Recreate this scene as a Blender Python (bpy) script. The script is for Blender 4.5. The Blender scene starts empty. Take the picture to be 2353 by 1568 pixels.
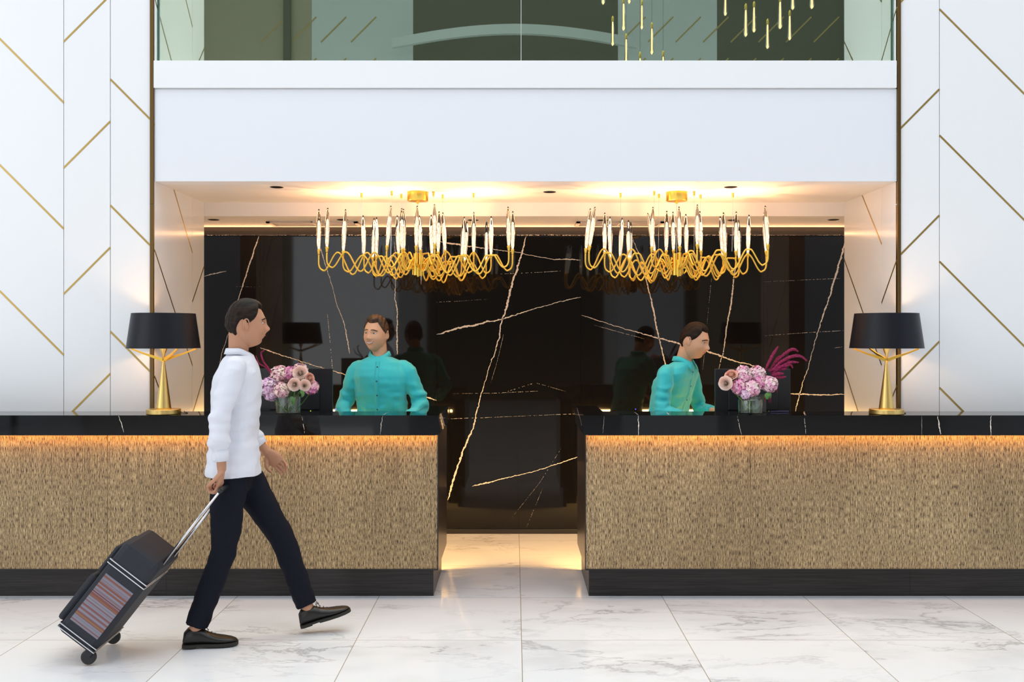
import bpy, bmesh, math, random
from mathutils import Vector, Matrix, Quaternion, noise
R = math.radians
PI = math.pi
SC = bpy.context.scene
COL = SC.collection

# ------------------------------------------------------------------ camera
F = 2326.0; CX = 1182.0; CY = 774.0; EYE = 1.6
cam_d = bpy.data.cameras.new('camera'); cam = bpy.data.objects.new('camera', cam_d); COL.objects.link(cam)
cam.location = (0, 0, EYE); cam.rotation_euler = (R(90), 0, 0)
cam_d.sensor_width = 36; cam_d.lens = F/2353*36
cam_d.shift_x = -(CX-1176.5)/2353; cam_d.shift_y = -(784-CY)/2353
cam_d.clip_start = .05; cam_d.clip_end = 100
SC.camera = cam

# ------------------------------------------------------------------ world, exposure, lights
w = bpy.data.worlds.new('sky'); SC.world = w; w.use_nodes = True
bg = w.node_tree.nodes['Background']; bg.inputs[0].default_value = (.88, .94, 1, 1); bg.inputs[1].default_value = .77
SC.view_settings.view_transform = 'Standard'; SC.view_settings.look = 'None'
SC.view_settings.exposure = 0.0; SC.view_settings.gamma = 1
SC.view_settings.use_curve_mapping = False
try:
    SC.cycles.use_denoising = True; SC.cycles.caustics_refractive = False; SC.cycles.caustics_reflective = False
    SC.cycles.sample_clamp_indirect = 6; SC.cycles.max_bounces = 10; SC.cycles.transparent_max_bounces = 16
except Exception: pass

def area(name, loc, size, rot, energy, color=(1, 1, 1)):
    l = bpy.data.lights.new(name, 'AREA'); l.shape = 'RECTANGLE'; l.size, l.size_y = size
    l.energy = energy; l.color = color
    o = bpy.data.objects.new(name, l); o.location = loc; o.rotation_euler = rot; COL.objects.link(o); return o
def point(name, loc, energy, color, r=.05, parent=None):
    l = bpy.data.lights.new(name, 'POINT'); l.energy = energy; l.color = color; l.shadow_soft_size = r
    o = bpy.data.objects.new(name, l); o.location = loc; COL.objects.link(o)
    if parent: o.parent = parent
    return o
# daylight from the tall lobby windows behind and left of the camera
area('window_light_left', (-8.6, -1.0, 4.6), (6, 9), (0, R(-90), 0), 235, (.97, .98, 1))
area('window_light_rear', (-4.25, -8.95, 3.1), (2.6, 5.6), (R(90), 0, 0), 72, (.93, .97, 1))
area('overhead_fill', (0, 1.5, 8.9), (13, 8), (0, 0, 0), 405, (.93, .96, 1))  # added overhead fill lamp, brightens the floor; not a real roof opening
area('upper_recess_fill', (0, 6.98, 6.6), (4.4, .6), (0, 0, 0), 240, (1, .98, .92))  # added fill lamp behind the upper glass, brightens the side walls there
WARM = (1, .62, .30); WARM2 = (1, .72, .45)

# ------------------------------------------------------------------ planes of the place
YK, YP, YC, YS = 6.244, 6.15, 6.10, 6.44     # kick, panel face, counter edge, front wall
YB, YM = 7.47, 8.22                           # bulkhead, black marble face
HC = 1.1253; HS = 1.0067                      # counter top, slab underside
ZC1, ZC2 = 2.5884, 2.4896                     # recess ceilings
XL, XR = -2.2897, 2.4337                      # recess sides
def X(px, Y): return (px-CX)*Y/F
def Z(py, Y): return EYE-(py-CY)*Y/F
def P(px, py, Y): return Vector((X(px, Y), Y, Z(py, Y)))

# ------------------------------------------------------------------ materials
def nt(m): return m.node_tree.nodes, m.node_tree.links
def mat(name, base=(.8, .8, .8), rough=.5, metal=0, spec=.5, coat=0, trans=0, ior=1.45, emis=None, es=0, sheen=0):
    m = bpy.data.materials.new(name); m.use_nodes = True
    b = m.node_tree.nodes['Principled BSDF']
    b.inputs['Base Color'].default_value = (*base, 1); b.inputs['Roughness'].default_value = rough
    b.inputs['Metallic'].default_value = metal; b.inputs['Specular IOR Level'].default_value = spec
    b.inputs['Coat Weight'].default_value = coat; b.inputs['Coat Roughness'].default_value = .03
    b.inputs['Transmission Weight'].default_value = trans; b.inputs['IOR'].default_value = ior
    b.inputs['Sheen Weight'].default_value = sheen
    if emis: b.inputs['Emission Color'].default_value = (*emis, 1); b.inputs['Emission Strength'].default_value = es
    return m
def noise_col(m, scale, cols, stretch=(1, 1, 1), detail=4, rough=.6, bump=0, bdist=.002, dist=0):
    n, l = nt(m); b = n['Principled BSDF']
    tc = n.new('ShaderNodeTexCoord'); mp = n.new('ShaderNodeMapping'); mp.inputs['Scale'].default_value = stretch
    nz = n.new('ShaderNodeTexNoise'); nz.inputs['Scale'].default_value = scale; nz.inputs['Detail'].default_value = detail
    nz.inputs['Roughness'].default_value = rough; nz.inputs['Distortion'].default_value = dist
    cr = n.new('ShaderNodeValToRGB')
    l.new(tc.outputs['Object'], mp.inputs[0]); l.new(mp.outputs[0], nz.inputs['Vector']); l.new(nz.outputs['Fac'], cr.inputs[0])
    e = cr.color_ramp.elements
    while len(e) < len(cols): e.new(.5)
    for i, (p, c) in enumerate(cols): e[i].position = p; e[i].color = (*c, 1)
    l.new(cr.outputs[0], b.inputs['Base Color'])
    if bump:
        bp = n.new('ShaderNodeBump'); bp.inputs['Strength'].default_value = bump; bp.inputs['Distance'].default_value = bdist
        l.new(nz.outputs['Fac'], bp.inputs['Height']); l.new(bp.outputs[0], b.inputs['Normal'])
    return m

M = {}
M['lacquer'] = mat('white_lacquer', (.86, .87, .88), .16, spec=.35)
M['paint'] = mat('white_paint', (.80, .82, .86), .6)
M['cap'] = mat('white_sill', (.86, .87, .88), .5)
M['ceil'] = mat('ceiling_paint', (.82, .80, .79), .6)
M['gap'] = mat('joint_grey', (.45, .46, .47), .6)
M['dark_gap'] = mat('dark_reveal', (.03, .027, .025), .5)
M['inlay'] = mat('brass_inlay', (.54, .37, .12), .3, 1)
M['bronze'] = mat('bronze_bar', (.20, .125, .05), .3, 1)
M['gold'] = mat('brushed_gold', (.95, .65, .115), .28, 1)
M['gold2'] = mat('satin_gold', (.82, .58, .20), .33, 1)
M['kick'] = noise_col(mat('dark_metal_plinth', (.03, .03, .03), .35, .4), 3, [(.3, (.018, .017, .017)), (.7, (.045, .042, .042))], (1, 1, 40))
M['edge'] = mat('black_metal_edge', (.035, .033, .035), .35, .5)
M['bronzepanel'] = mat('dark_bronze_panel', (.045, .03, .022), .28, .6)
M['vein'] = mat('marble_vein', (.82, .72, .62), .3)
M['olive'] = mat('olive_curtain', (.022, .024, .013), .8)
M['led'] = mat('warm_led', (1, .7, .3), .5, emis=(1, .55, .18), es=9)
M['black'] = mat('black_plastic', (.012, .013, .016), .35)
M['chrome'] = mat('silver_trim', (.7, .7, .75), .2, 1)
M['shade'] = mat('black_satin_shade', (.005, .006, .011), .40, spec=.35)
M['shadein'] = mat('gold_shade_lining', (.85, .55, .22), .4)
M['bulb'] = mat('lamp_bulb', (1, .8, .5), .5, emis=(1, .72, .38), es=12)
M['candle'] = mat('candle_glass', (1, .97, .93), .02, trans=1, ior=1.3)
M['vase'] = mat('vase_glass', (.97, 1, .99), .0, trans=1, ior=1.35)
M['water'] = mat('vase_water', (.93, .98, .95), .0, trans=1, ior=1.1)
M['stem'] = mat('flower_stem', (.10, .26, .03), .5)
M['leaf'] = noise_col(mat('leaf', (.08, .2, .04), .45), 30, [(.3, (.05, .14, .03)), (.7, (.12, .28, .06))])
M['skin'] = mat('skin', (.74, .42, .26), .5, spec=.35)
M['skin2'] = mat('skin_tan', (.50, .25, .15), .5, spec=.35)
for k in ('skin', 'skin2'):
    b = M[k].node_tree.nodes['Principled BSDF']; b.inputs['Subsurface Weight'].default_value = .12
    b.inputs['Subsurface Radius'].default_value = (.01, .004, .002); b.inputs['Subsurface Scale'].default_value = .5
M['lip'] = mat('lips', (.50, .17, .13), .4)
M['teeth'] = mat('teeth', (.85, .83, .78), .25)
M['eyewhite'] = mat('eye_white', (.62, .60, .58), .2)
M['iris'] = mat('iris', (.06, .06, .07), .15)
M['hair'] = noise_col(mat('brown_hair', (.1, .05, .02), .45), 60, [(.3, (.024, .011, .005)), (.7, (.105, .050, .02))], (1.0, .25, 1.5), bump=.6, bdist=.004)
M['hair2'] = noise_col(mat('dark_hair', (.03, .018, .012), .55, spec=.2), 60, [(.3, (.006, .004, .003)), (.7, (.028, .015, .009))], (1, .3, 1.5), bump=.6, bdist=.004)
M['teal'] = mat('teal_shirt_cotton', (.035, .58, .62), .5, spec=.4, sheen=.3)
M['tealbtn'] = mat('dark_button', (.02, .08, .10), .3)
M['white'] = mat('white_shirt_cotton', (.72, .73, .80), .7)
M['trouser'] = mat('navy_trouser_wool', (.006, .007, .014), .8, spec=.2)
M['leather'] = mat('black_leather', (.014, .012, .011), .32)
M['sole'] = mat('dark_sole', (.02, .018, .014), .6)
M['fabric'] = mat('suitcase_fabric', (.02, .022, .03), .7)
M['wheel'] = mat('rubber_wheel', (.02, .02, .02), .5)
M['petalrose'] = noise_col(mat('rose_petal', (.9, .55, .45), .5), 14, [(.3, (.96, .62, .50)), (.7, (.98, .84, .76))])
M['peach'] = noise_col(mat('peach_rose_petal', (.9, .5, .4), .5), 14, [(.3, (.90, .42, .30)), (.7, (.95, .68, .55))])
M['rosecore'] = mat('rose_heart', (.75, .42, .10), .5)
M['amar'] = noise_col(mat('amaranth', (.3, .01, .07), .7), 120, [(.3, (.11, .002, .025)), (.7, (.40, .015, .11))])
def hyd(name, a, b, c): return noise_col(mat(name, a, .6), 26, [(.36, a), (.5, b), (.64, c)], detail=2)
M['hlilac'] = hyd('lilac_hydrangea', (.74, .42, .66), (.84, .60, .76), (.90, .74, .80))
M['hpeach'] = hyd('peach_hydrangea', (.80, .42, .50), (.88, .66, .64), (.92, .78, .62))
M['hpink'] = hyd('pink_hydrangea', (.80, .22, .48), (.88, .46, .62), (.92, .62, .58))
M['hpale'] = hyd('pale_pink_hydrangea', (.84, .38, .56), (.92, .66, .72), (.94, .78, .72))
M['lens'] = mat('downlight_lens', (.008, .008, .008), .9, spec=.05)
M['vent'] = mat('vent_metal', (.40, .37, .36), .4)
M['greenled'] = mat('green_led', (.3, .6, 0), .5, emis=(.5, 1, .02), es=4)
M['blueled'] = mat('blue_led', (0, 0, .8), .5, emis=(.05, .05, 1), es=5)
M['balcony'] = mat('balcony_paint', (.7, .72, .7), .6)
M['column'] = mat('brown_stone', (.40, .34, .23), .5)
M['darkroom'] = mat('dark_lounge', (.085, .078, .05), .7)

def rod_mat():
    m = mat('bubble_rod', (1, .9, .8), .4); n, l = nt(m); b = n['Principled BSDF']
    tc = n.new('ShaderNodeTexCoord'); v = n.new('ShaderNodeTexVoronoi'); v.inputs['Scale'].default_value = 260
    cr = n.new('ShaderNodeMapRange'); cr.inputs['From Min'].default_value = .1; cr.inputs['From Max'].default_value = .55
    cr.inputs['To Min'].default_value = 4.2; cr.inputs['To Max'].default_value = .75
    l.new(tc.outputs['Object'], v.inputs['Vector']); l.new(v.outputs['Distance'], cr.inputs['Value'])
    b.inputs['Emission Color'].default_value = (1, .80, .58, 1); l.new(cr.outputs[0], b.inputs['Emission Strength'])
    return m
M['rod'] = rod_mat()

def floor_mat():
    m = mat('white_marble_floor', (.85, .86, .9), .10, spec=.5); n, l = nt(m); b = n['Principled BSDF']
    tc = n.new('ShaderNodeTexCoord'); sp = n.new('ShaderNodeSeparateXYZ'); l.new(tc.outputs['Object'], sp.inputs[0])
    def mth(op, a, v=None, c=None):
        k = n.new('ShaderNodeMath'); k.operation = op
        for i, q in enumerate((a, v, c)):
            if q is None: continue
            if isinstance(q, (int, float)): k.inputs[i].default_value = q
            else: l.new(q, k.inputs[i])
        return k.outputs[0]
    T = .8713
    u = mth('DIVIDE', mth('ADD', sp.outputs['X'], 8*T-.0376), T); v = mth('DIVIDE', mth('ADD', sp.outputs['Y'], 20*T-7.075), T)
    fu, fv = mth('FLOOR', u), mth('FLOOR', v)
    gu, gv = mth('FRACT', u), mth('FRACT', v)
    eu = mth('MINIMUM', gu, mth('SUBTRACT', 1, gu)); ev = mth('MINIMUM', gv, mth('SUBTRACT', 1, gv))
    grout = mth('LESS_THAN', mth('MINIMUM', eu, ev), .0022)
    cb = n.new('ShaderNodeCombineXYZ')
    l.new(mth('ADD', sp.outputs['X'], mth('MULTIPLY', fu, 3.71)), cb.inputs[0])
    l.new(mth('ADD', sp.outputs['Y'], mth('MULTIPLY', fv, 2.37)), cb.inputs[1])
    l.new(mth('MULTIPLY', mth('ADD', fu, mth('MULTIPLY', fv, 5.3)), 1.7), cb.inputs[2])
    mp = n.new('ShaderNodeMapping'); mp.inputs['Rotation'].default_value = (0, 0, R(-28)); mp.inputs['Scale'].default_value = (.75, 1.9, 1)
    l.new(cb.outputs[0], mp.inputs[0])
    def vein(scale, det, wdt, dist, rgh=.62):
        z = n.new('ShaderNodeTexNoise'); z.inputs['Scale'].default_value = scale; z.inputs['Detail'].default_value = det
        z.inputs['Roughness'].default_value = rgh; z.inputs['Distortion'].default_value = dist
        l.new(mp.outputs[0], z.inputs['Vector'])
        a = mth('ABSOLUTE', mth('SUBTRACT', z.outputs['Fac'], .5))
        r = n.new('ShaderNodeMapRange'); r.inputs['From Min'].default_value = 0; r.inputs['From Max'].default_value = wdt
        r.inputs['To Min'].default_value = 1; r.inputs['To Max'].default_value = 0; l.new(a, r.inputs['Value'])
        return r.outputs[0]
    msk = n.new('ShaderNodeTexNoise'); msk.inputs['Scale'].default_value = 1.6; msk.inputs['Detail'].default_value = 2; l.new(cb.outputs[0], msk.inputs['Vector'])
    mk = n.new('ShaderNodeMapRange'); mk.inputs['From Min'].default_value = .44; mk.inputs['From Max'].default_value = .62; l.new(msk.outputs['Fac'], mk.inputs['Value'])
    v1 = mth('MULTIPLY', vein(1.15, 8, .016, .35), .95); v2 = mth('MULTIPLY', vein(.8, 7, .10, .3), mk.outputs[0])
    fac = mth('ADD', mth('MULTIPLY', mth('MULTIPLY', v1, mth('ADD', mk.outputs[0], .25)), .42), mth('MULTIPLY', v2, .20))
    mx = n.new('ShaderNodeMix'); mx.data_type = 'RGBA'; l.new(fac, mx.inputs['Factor'])
    mx.inputs['A'].default_value = (.92, .925, .945, 1); mx.inputs['B'].default_value = (.30, .29, .31, 1)
    m2 = n.new('ShaderNodeMix'); m2.data_type = 'RGBA'; l.new(grout, m2.inputs['Factor'])
    l.new(mx.outputs['Result'], m2.inputs['A']); m2.inputs['B'].default_value = (.36, .31, .22, 1)
    l.new(m2.outputs['Result'], b.inputs['Base Color'])
    return m
M['floor'] = floor_mat()

def marble_mat():
    m = mat('black_marble', (.006, .006, .007), .035, spec=.40); n, l = nt(m); b = n['Principled BSDF']
    tc = n.new('ShaderNodeTexCoord')
    z = n.new('ShaderNodeTexNoise'); z.inputs['Scale'].default_value = .9; z.inputs['Detail'].default_value = 6; z.inputs['Distortion'].default_value = .6
    l.new(tc.outputs['Object'], z.inputs['Vector'])
    a = n.new('ShaderNodeMath'); a.operation = 'SUBTRACT'; l.new(z.outputs['Fac'], a.inputs[0]); a.inputs[1].default_value = .5
    ab = n.new('ShaderNodeMath'); ab.operation = 'ABSOLUTE'; l.new(a.outputs[0], ab.inputs[0])
    sp = n.new('ShaderNodeTexVoronoi'); sp.inputs['Scale'].default_value = 90; l.new(tc.outputs['Object'], sp.inputs['Vector'])
    cr = n.new('ShaderNodeValToRGB'); e = cr.color_ramp.elements
    e[0].position = 0; e[0].color = (.0055, .0053, .006, 1); e[1].position = .0012; e[1].color = (.0055, .0053, .006, 1)
    l.new(ab.outputs[0], cr.inputs[0])
    c2 = n.new('ShaderNodeValToRGB'); e = c2.color_ramp.elements
    e[0].position = .03; e[0].color = (.05, .05, .05, 1); e[1].position = .08; e[1].color = (0, 0, 0, 1); l.new(sp.outputs['Distance'], c2.inputs[0])
    ad = n.new('ShaderNodeMix'); ad.data_type = 'RGBA'; ad.blend_type = 'ADD'; ad.inputs['Factor'].default_value = .5
    l.new(cr.outputs[0], ad.inputs['A']); l.new(c2.outputs[0], ad.inputs['B']); l.new(ad.outputs['Result'], b.inputs['Base Color'])
    return m
M['marble'] = marble_mat()

def grass_mat():
    m = mat('gold_grasscloth', (.3, .2, .1), .42, .25, spec=.5); n, l = nt(m); b = n['Principled BSDF']
    tc = n.new('ShaderNodeTexCoord')
    def nz(sx, sz, det, r=.6):
        mp = n.new('ShaderNodeMapping'); mp.inputs['Scale'].default_value = (sx, sx, sz)
        z = n.new('ShaderNodeTexNoise'); z.inputs['Scale'].default_value = 1; z.inputs['Detail'].default_value = det; z.inputs['Roughness'].default_value = r
        l.new(tc.outputs['Object'], mp.inputs[0]); l.new(mp.outputs[0], z.inputs['Vector']); return z.outputs['Fac']
    a = nz(260, 30, 3); c = nz(520, 3, 1); d = nz(1.3, .8, 2); f = nz(420, 110, 2)
    def ramp(x, pts):
        cr = n.new('ShaderNodeValToRGB'); e = cr.color_ramp.elements
        while len(e) < len(pts): e.new(.5)
        for i, (p, q) in enumerate(pts): e[i].position = p; e[i].color = (*q, 1)
        l.new(x, cr.inputs[0]); return cr.outputs[0]
    base = ramp(a, [(.36, (.07, .04, .035)), (.43, (.34, .23, .12)), (.52, (.62, .46, .24)), (.70, (.95, .76, .46))])
    th = ramp(c, [(.36, (.45, .42, .42)), (.6, (1, 1, 1))]); fl = ramp(f, [(.33, (.35, .33, .36)), (.45, (1, 1, 1))])
    big = ramp(d, [(.35, (.78, .76, .75)), (.65, (1.0, 1.0, 1.0))])
    wv = n.new('ShaderNodeTexWave'); wv.bands_direction = 'X'; wv.inputs['Scale'].default_value = 2*PI/(20*.0072); wv.inputs['Distortion'].default_value = .6; wv.inputs['Detail'].default_value = 1
    l.new(tc.outputs['Object'], wv.inputs['Vector']); rb = ramp(wv.outputs['Fac'], [(.1, (.74, .72, .71)), (.6, (1.18, 1.17, 1.14))])
    o = base
    for q in (th, fl, big, rb):
        mx = n.new('ShaderNodeMix'); mx.data_type = 'RGBA'; mx.blend_type = 'MULTIPLY'; mx.inputs['Factor'].default_value = 1
        l.new(o, mx.inputs['A']); l.new(q, mx.inputs['B']); o = mx.outputs['Result']
    l.new(o, b.inputs['Base Color'])
    bp = n.new('ShaderNodeBump'); bp.inputs['Strength'].default_value = .6; bp.inputs['Distance'].default_value = .003
    l.new(c, bp.inputs['Height']); l.new(bp.outputs[0], b.inputs['Normal'])
    return m
M['grass'] = grass_mat()

def glass_mat():
    m = bpy.data.materials.new('tinted_glass'); m.use_nodes = True; n, l = nt(m)
    for q in list(n):
        if q.type != 'OUTPUT_MATERIAL': n.remove(q)
    out = [q for q in n if q.type == 'OUTPUT_MATERIAL'][0]
    t = n.new('ShaderNodeBsdfTransparent'); t.inputs[0].default_value = (.93, .99, .95, 1)
    g = n.new('ShaderNodeBsdfGlossy'); g.inputs['Color'].default_value = (.74, .90, .80, 1); g.inputs['Roughness'].default_value = 0
    x = n.new('ShaderNodeMixShader'); x.inputs[0].default_value = .29
    l.new(t.outputs[0], x.inputs[1]); l.new(g.outputs[0], x.inputs[2]); l.new(x.outputs[0], out.inputs['Surface'])
    return m
M['glass'] = glass_mat()
def thin_glass(name, tint, k, rough=0):
    m = bpy.data.materials.new(name); m.use_nodes = True; n, l = nt(m)
    for q in list(n):
        if q.type != 'OUTPUT_MATERIAL': n.remove(q)
    out = [q for q in n if q.type == 'OUTPUT_MATERIAL'][0]
    t = n.new('ShaderNodeBsdfTransparent'); t.inputs[0].default_value = (*tint, 1)
    g = n.new('ShaderNodeBsdfGlossy'); g.inputs['Roughness'].default_value = rough
    fr = n.new('ShaderNodeLayerWeight'); fr.inputs['Blend'].default_value = .5
    pw = n.new('ShaderNodeMath'); pw.operation = 'POWER'; pw.inputs[1].default_value = 4; l.new(fr.outputs['Facing'], pw.inputs[0])
    mu = n.new('ShaderNodeMath'); mu.operation = 'MULTIPLY_ADD'; mu.use_clamp = True; mu.inputs[1].default_value = .5*k; mu.inputs[2].default_value = .05*k; l.new(pw.outputs[0], mu.inputs[0])
    x = n.new('ShaderNodeMixShader'); l.new(mu.outputs[0], x.inputs[0])
    l.new(t.outputs[0], x.inputs[1]); l.new(g.outputs[0], x.inputs[2]); l.new(x.outputs[0], out.inputs['Surface'])
    return m
M['vase'] = thin_glass('vase_glass', (.97, .99, .98), 1.6); M['water'] = thin_glass('vase_water', (.94, .98, .95), .5)

# ------------------------------------------------------------------ mesh building
class MB:
    def __init__(s): s.v = []; s.f = []; s.mi = []; s.cur = 0
    def add(s, vs, fs, mi=None):
        o = len(s.v); s.v += [tuple(v) for v in vs]; s.f += [tuple(o+i for i in f) for f in fs]
        s.mi += [s.cur if mi is None else mi]*len(fs); return s
    def box(s, a, b, mi=None):
        x0, y0, z0 = a; x1, y1, z1 = b
        vs = [(x0, y0, z0), (x1, y0, z0), (x1, y1, z0), (x0, y1, z0), (x0, y0, z1), (x1, y0, z1), (x1, y1, z1), (x0, y1, z1)]
        return s.add(vs, [(3, 2, 1, 0), (4, 5, 6, 7), (0, 1, 5, 4), (1, 2, 6, 5), (2, 3, 7, 6), (3, 0, 4, 7)], mi)
    def bar(s, p, q, w, n, t, mi=None):
        p, q, n = Vector(p), Vector(q), Vector(n).normalized(); d = (q-p).normalized(); c = d.cross(n)*w/2; n = n*t
        vs = [p-c, p+c, q+c, q-c, p-c+n, p+c+n, q+c+n, q-c+n]
        return s.add(vs, [(3, 2, 1, 0), (4, 5, 6, 7), (0, 1, 5, 4), (1, 2, 6, 5), (2, 3, 7, 6), (3, 0, 4, 7)], mi)
    def loft(s, rings, cap=True, mi=None):
        k = len(rings[0]); o = []; fs = []
        for r in rings: o += list(r)
        for i in range(len(rings)-1):
            for j in range(k):
                a = i*k+j; b_ = i*k+(j+1) % k; fs.append((a, b_, b_+k, a+k))
        if cap:
            fs.append(tuple(reversed(range(k)))); fs.append(tuple((len(rings)-1)*k+j for j in range(k)))
        return s.add(o, fs, mi)
    def lathe(s, prof, c=(0, 0, 0), seg=32, axis=None, mi=None, cap=True):
        c = Vector(c); q = Quaternion() if axis is None else Vector((0, 0, 1)).rotation_difference(Vector(axis))
        return s.loft([[c+q @ Vector((r*math.cos(2*PI*j/seg), r*math.sin(2*PI*j/seg), z)) for j in range(seg)] for r, z in prof], cap, mi)
    def tube(s, pts, r, seg=10, mi=None, round_ends=False):
        pts = [Vector(p) for p in pts]; n = len(pts)
        rr = [r]*n if isinstance(r, (int, float)) else list(r)
        if round_ends:
            a = (pts[0]-pts[1]).normalized(); b = (pts[-1]-pts[-2]).normalized()
            P0 = []; R0 = []
            for t in (85, 60, 30): P0.append(pts[0]+a*_m(rr[0])*math.sin(R(t))*.95); R0.append(_s(rr[0], math.cos(R(t))))
            P1 = []; R1 = []
            for t in (30, 60, 85): P1.append(pts[-1]+b*_m(rr[-1])*math.sin(R(t))*.95); R1.append(_s(rr[-1], math.cos(R(t))))
            pts = P0+pts+P1; rr = R0+rr+R1; n = len(pts)
        tg = []
        for i in range(n):
            d = pts[min(i+1, n-1)]-pts[max(i-1, 0)]
            tg.append(d.normalized() if d.length > 1e-9 else Vector((0, 0, 1)))
        u = tg[0].orthogonal().normalized(); 
        h = Vector((1, 0, 0)); hh = h-tg[0]*h.dot(tg[0])
        if hh.length > .2: u = hh.normalized()
        rings = []
        for i in range(n):
            if i: 
                u = tg[i-1].rotation_difference(tg[i]) @ u; u = (u-tg[i]*u.dot(tg[i])).normalized()
            v = tg[i].cross(u); ra, rb = (rr[i], rr[i]) if isinstance(rr[i], (int, float)) else rr[i]
            rings.append([pts[i]+u*ra*math.cos(2*PI*j/seg)+v*rb*math.sin(2*PI*j/seg) for j in range(seg)])
        return s.loft(rings, True, mi)
    def ball(s, c, r, seg=16, rings=10, mi=None, rot=None):
        c = Vector(c); r = (r, r, r) if isinstance(r, (int, float)) else r; vs = []
        rs = []
        for i in range(rings+1):
            t = PI*(i+.02)/(rings+.04)
            ring = []
            for j in range(seg):
                p = Vector((r[0]*math.sin(t)*math.cos(2*PI*j/seg), r[1]*math.sin(t)*math.sin(2*PI*j/seg), -r[2]*math.cos(t)))
                if rot: p = rot @ p
                ring.append(c+p)
            rs.append(ring)
        return s.loft(rs, True, mi)
    def mesh(s, name, mats, smooth=False):
        me = bpy.data.meshes.new(name); me.from_pydata(s.v, [], s.f)
        for m in (mats if isinstance(mats, (list, tuple)) else [mats]): me.materials.append(m)
        me.polygons.foreach_set('material_index', s.mi)
        if smooth: me.polygons.foreach_set('use_smooth', [True]*len(s.f))
        me.update(); return me
    def build(s, name, mats, parent=None, smooth=False, bevel=0, fixn=False):
        me = s.mesh(name, mats, smooth)
        bm = bmesh.new(); bm.from_mesh(me); bmesh.ops.recalc_face_normals(bm, faces=bm.faces); bm.to_mesh(me); bm.free()
        return link(name, me, parent, bevel, smooth)
def _m(r): return r if isinstance(r, (int, float)) else (r[0]+r[1])/2
def _s(r, k): return r*k if isinstance(r, (int, float)) else (r[0]*k, r[1]*k)
def link(name, me, parent=None, bevel=0, smooth=False):
    o = bpy.data.objects.new(name, me); COL.objects.link(o)
    if parent is not None: o.parent = parent
    if bevel:
        b = o.modifiers.new('bevel', 'BEVEL'); b.width = bevel; b.segments = 2; b.limit_method = 'ANGLE'; b.angle_limit = R(40)
        b.harden_normals = False
    return o
def autosmooth(o, ang=40):
    me = o.data; me.polygons.foreach_set('use_smooth', [True]*len(me.polygons))
    me.set_sharp_from_angle(angle=R(ang)); return o
def struct(o): o['kind'] = 'structure'; return o
def thing(name, label, cat, loc=(0, 0, 0), rot=(0, 0, 0), group=None):
    o = bpy.data.objects.new(name, None); o.empty_display_size = .1; COL.objects.link(o); o.location = loc; o.rotation_euler = rot
    return tag(o, label, cat, group)
def tag(o, label, cat, group=None):
    o['label'] = label; o['category'] = cat
    if group: o['group'] = group
    return o
def sst(a, b, x):
    t = min(1, max(0, (x-a)/(b-a))); return t*t*(3-2*t)
def gauss(x, s): return math.exp(-x*x/(2*s*s))
def catmull(pts, n=6):
    pts = [Vector(p) for p in pts]; out = []
    q = [2*pts[0]-pts[1]]+pts+[2*pts[-1]-pts[-2]]
    for i in range(1, len(q)-2):
        for k in range(n):
            t = k/n; a, b, c, d = q[i-1], q[i], q[i+1], q[i+2]
            out.append(.5*((2*b)+(c-a)*t+(2*a-5*b+4*c-d)*t*t+(3*b-a-3*c+d)*t**3))
    out.append(pts[-1]); return out

# ------------------------------------------------------------------ SETTING
struct(MB().box((-9.2, -9.2, -.12), (9.2, 8.4, 0)).build('floor', M['floor']))
WH = 8.6  # height of the lobby front wall
T45 = .803
def clip_line(x0, z0, x1, z1, zmin, zmax):
    if z0 > z1: x0, z0, x1, z1 = x1, z1, x0, z0
    if z1 <= zmin or z0 >= zmax: return None
    if z0 < zmin: x0 += (x1-x0)*(zmin-z0)/(z1-z0); z0 = zmin
    if z1 > zmax: x1 = x0+(x1-x0)*(zmax-z0)/(z1-z0); z1 = zmax
    return x0, z0, x1, z1
def front_wall(name, cols, xin, xout, reveal_x, rpanels, side):
    """cols: (xa, za, xb, zb) one diagonal of each column; rpanels: (ya, yb, za, zb)"""
    mb = MB()
    xs = [c[0] for c in cols]+[c[2] for c in cols]
    # backing
    lo, hi = min(xin, xout), max(xin, xout)
    mb.box((lo, YS+.02, 0), (hi, YS+.16, WH), 0)
    inner = XL if side < 0 else XR
    bx = sorted((inner-side*0, inner+side*.14))
    mb.box((bx[0]+(.012 if side > 0 else 0), YS+.02, 0), (bx[1]-(.012 if side < 0 else 0), YB, WH), 0)
    for xa, za, xb, zb in cols:
        l, r = min(xa, xb), max(xa, xb)
        mb.box((l+.0022, YS, 0), (r-.0022, YS+.024, WH), 0)
        for k in range(-6, 9):
            c = clip_line(xa, za+k*T45, xb, zb+k*T45, .05, WH)
            if c: mb.bar((c[0], YS+.0005, c[1]), (c[2], YS+.0005, c[3]), .0115, (0, -1, 0), .002, 1)
    for ya, yb, za, zb in rpanels:
        x0 = inner; x1 = inner+side*.014
        mb.box((min(x0, x1), ya+.0018, 0), (max(x0, x1), yb-.0018, WH), 0)
        for k in range(-6, 9):
            c = clip_line(ya, za+k*T45, yb, zb+k*T45, .05, WH)
            if c: mb.bar((inner-side*-.0005, c[0], c[1]), (inner-side*-.0005, c[2], c[3]), .0115, (-side, 0, 0), .002, 1)
    return struct(mb.build(name, [M['lacquer'], M['inlay']]))
sx = lambda px: X(px, YS)
sz = lambda py: Z(py, YS)
cols = [(sx(253.5), sz(183-1), sx(345), sz(274)), (sx(146.5), sz(386), sx(253.5), sz(279))]
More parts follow.
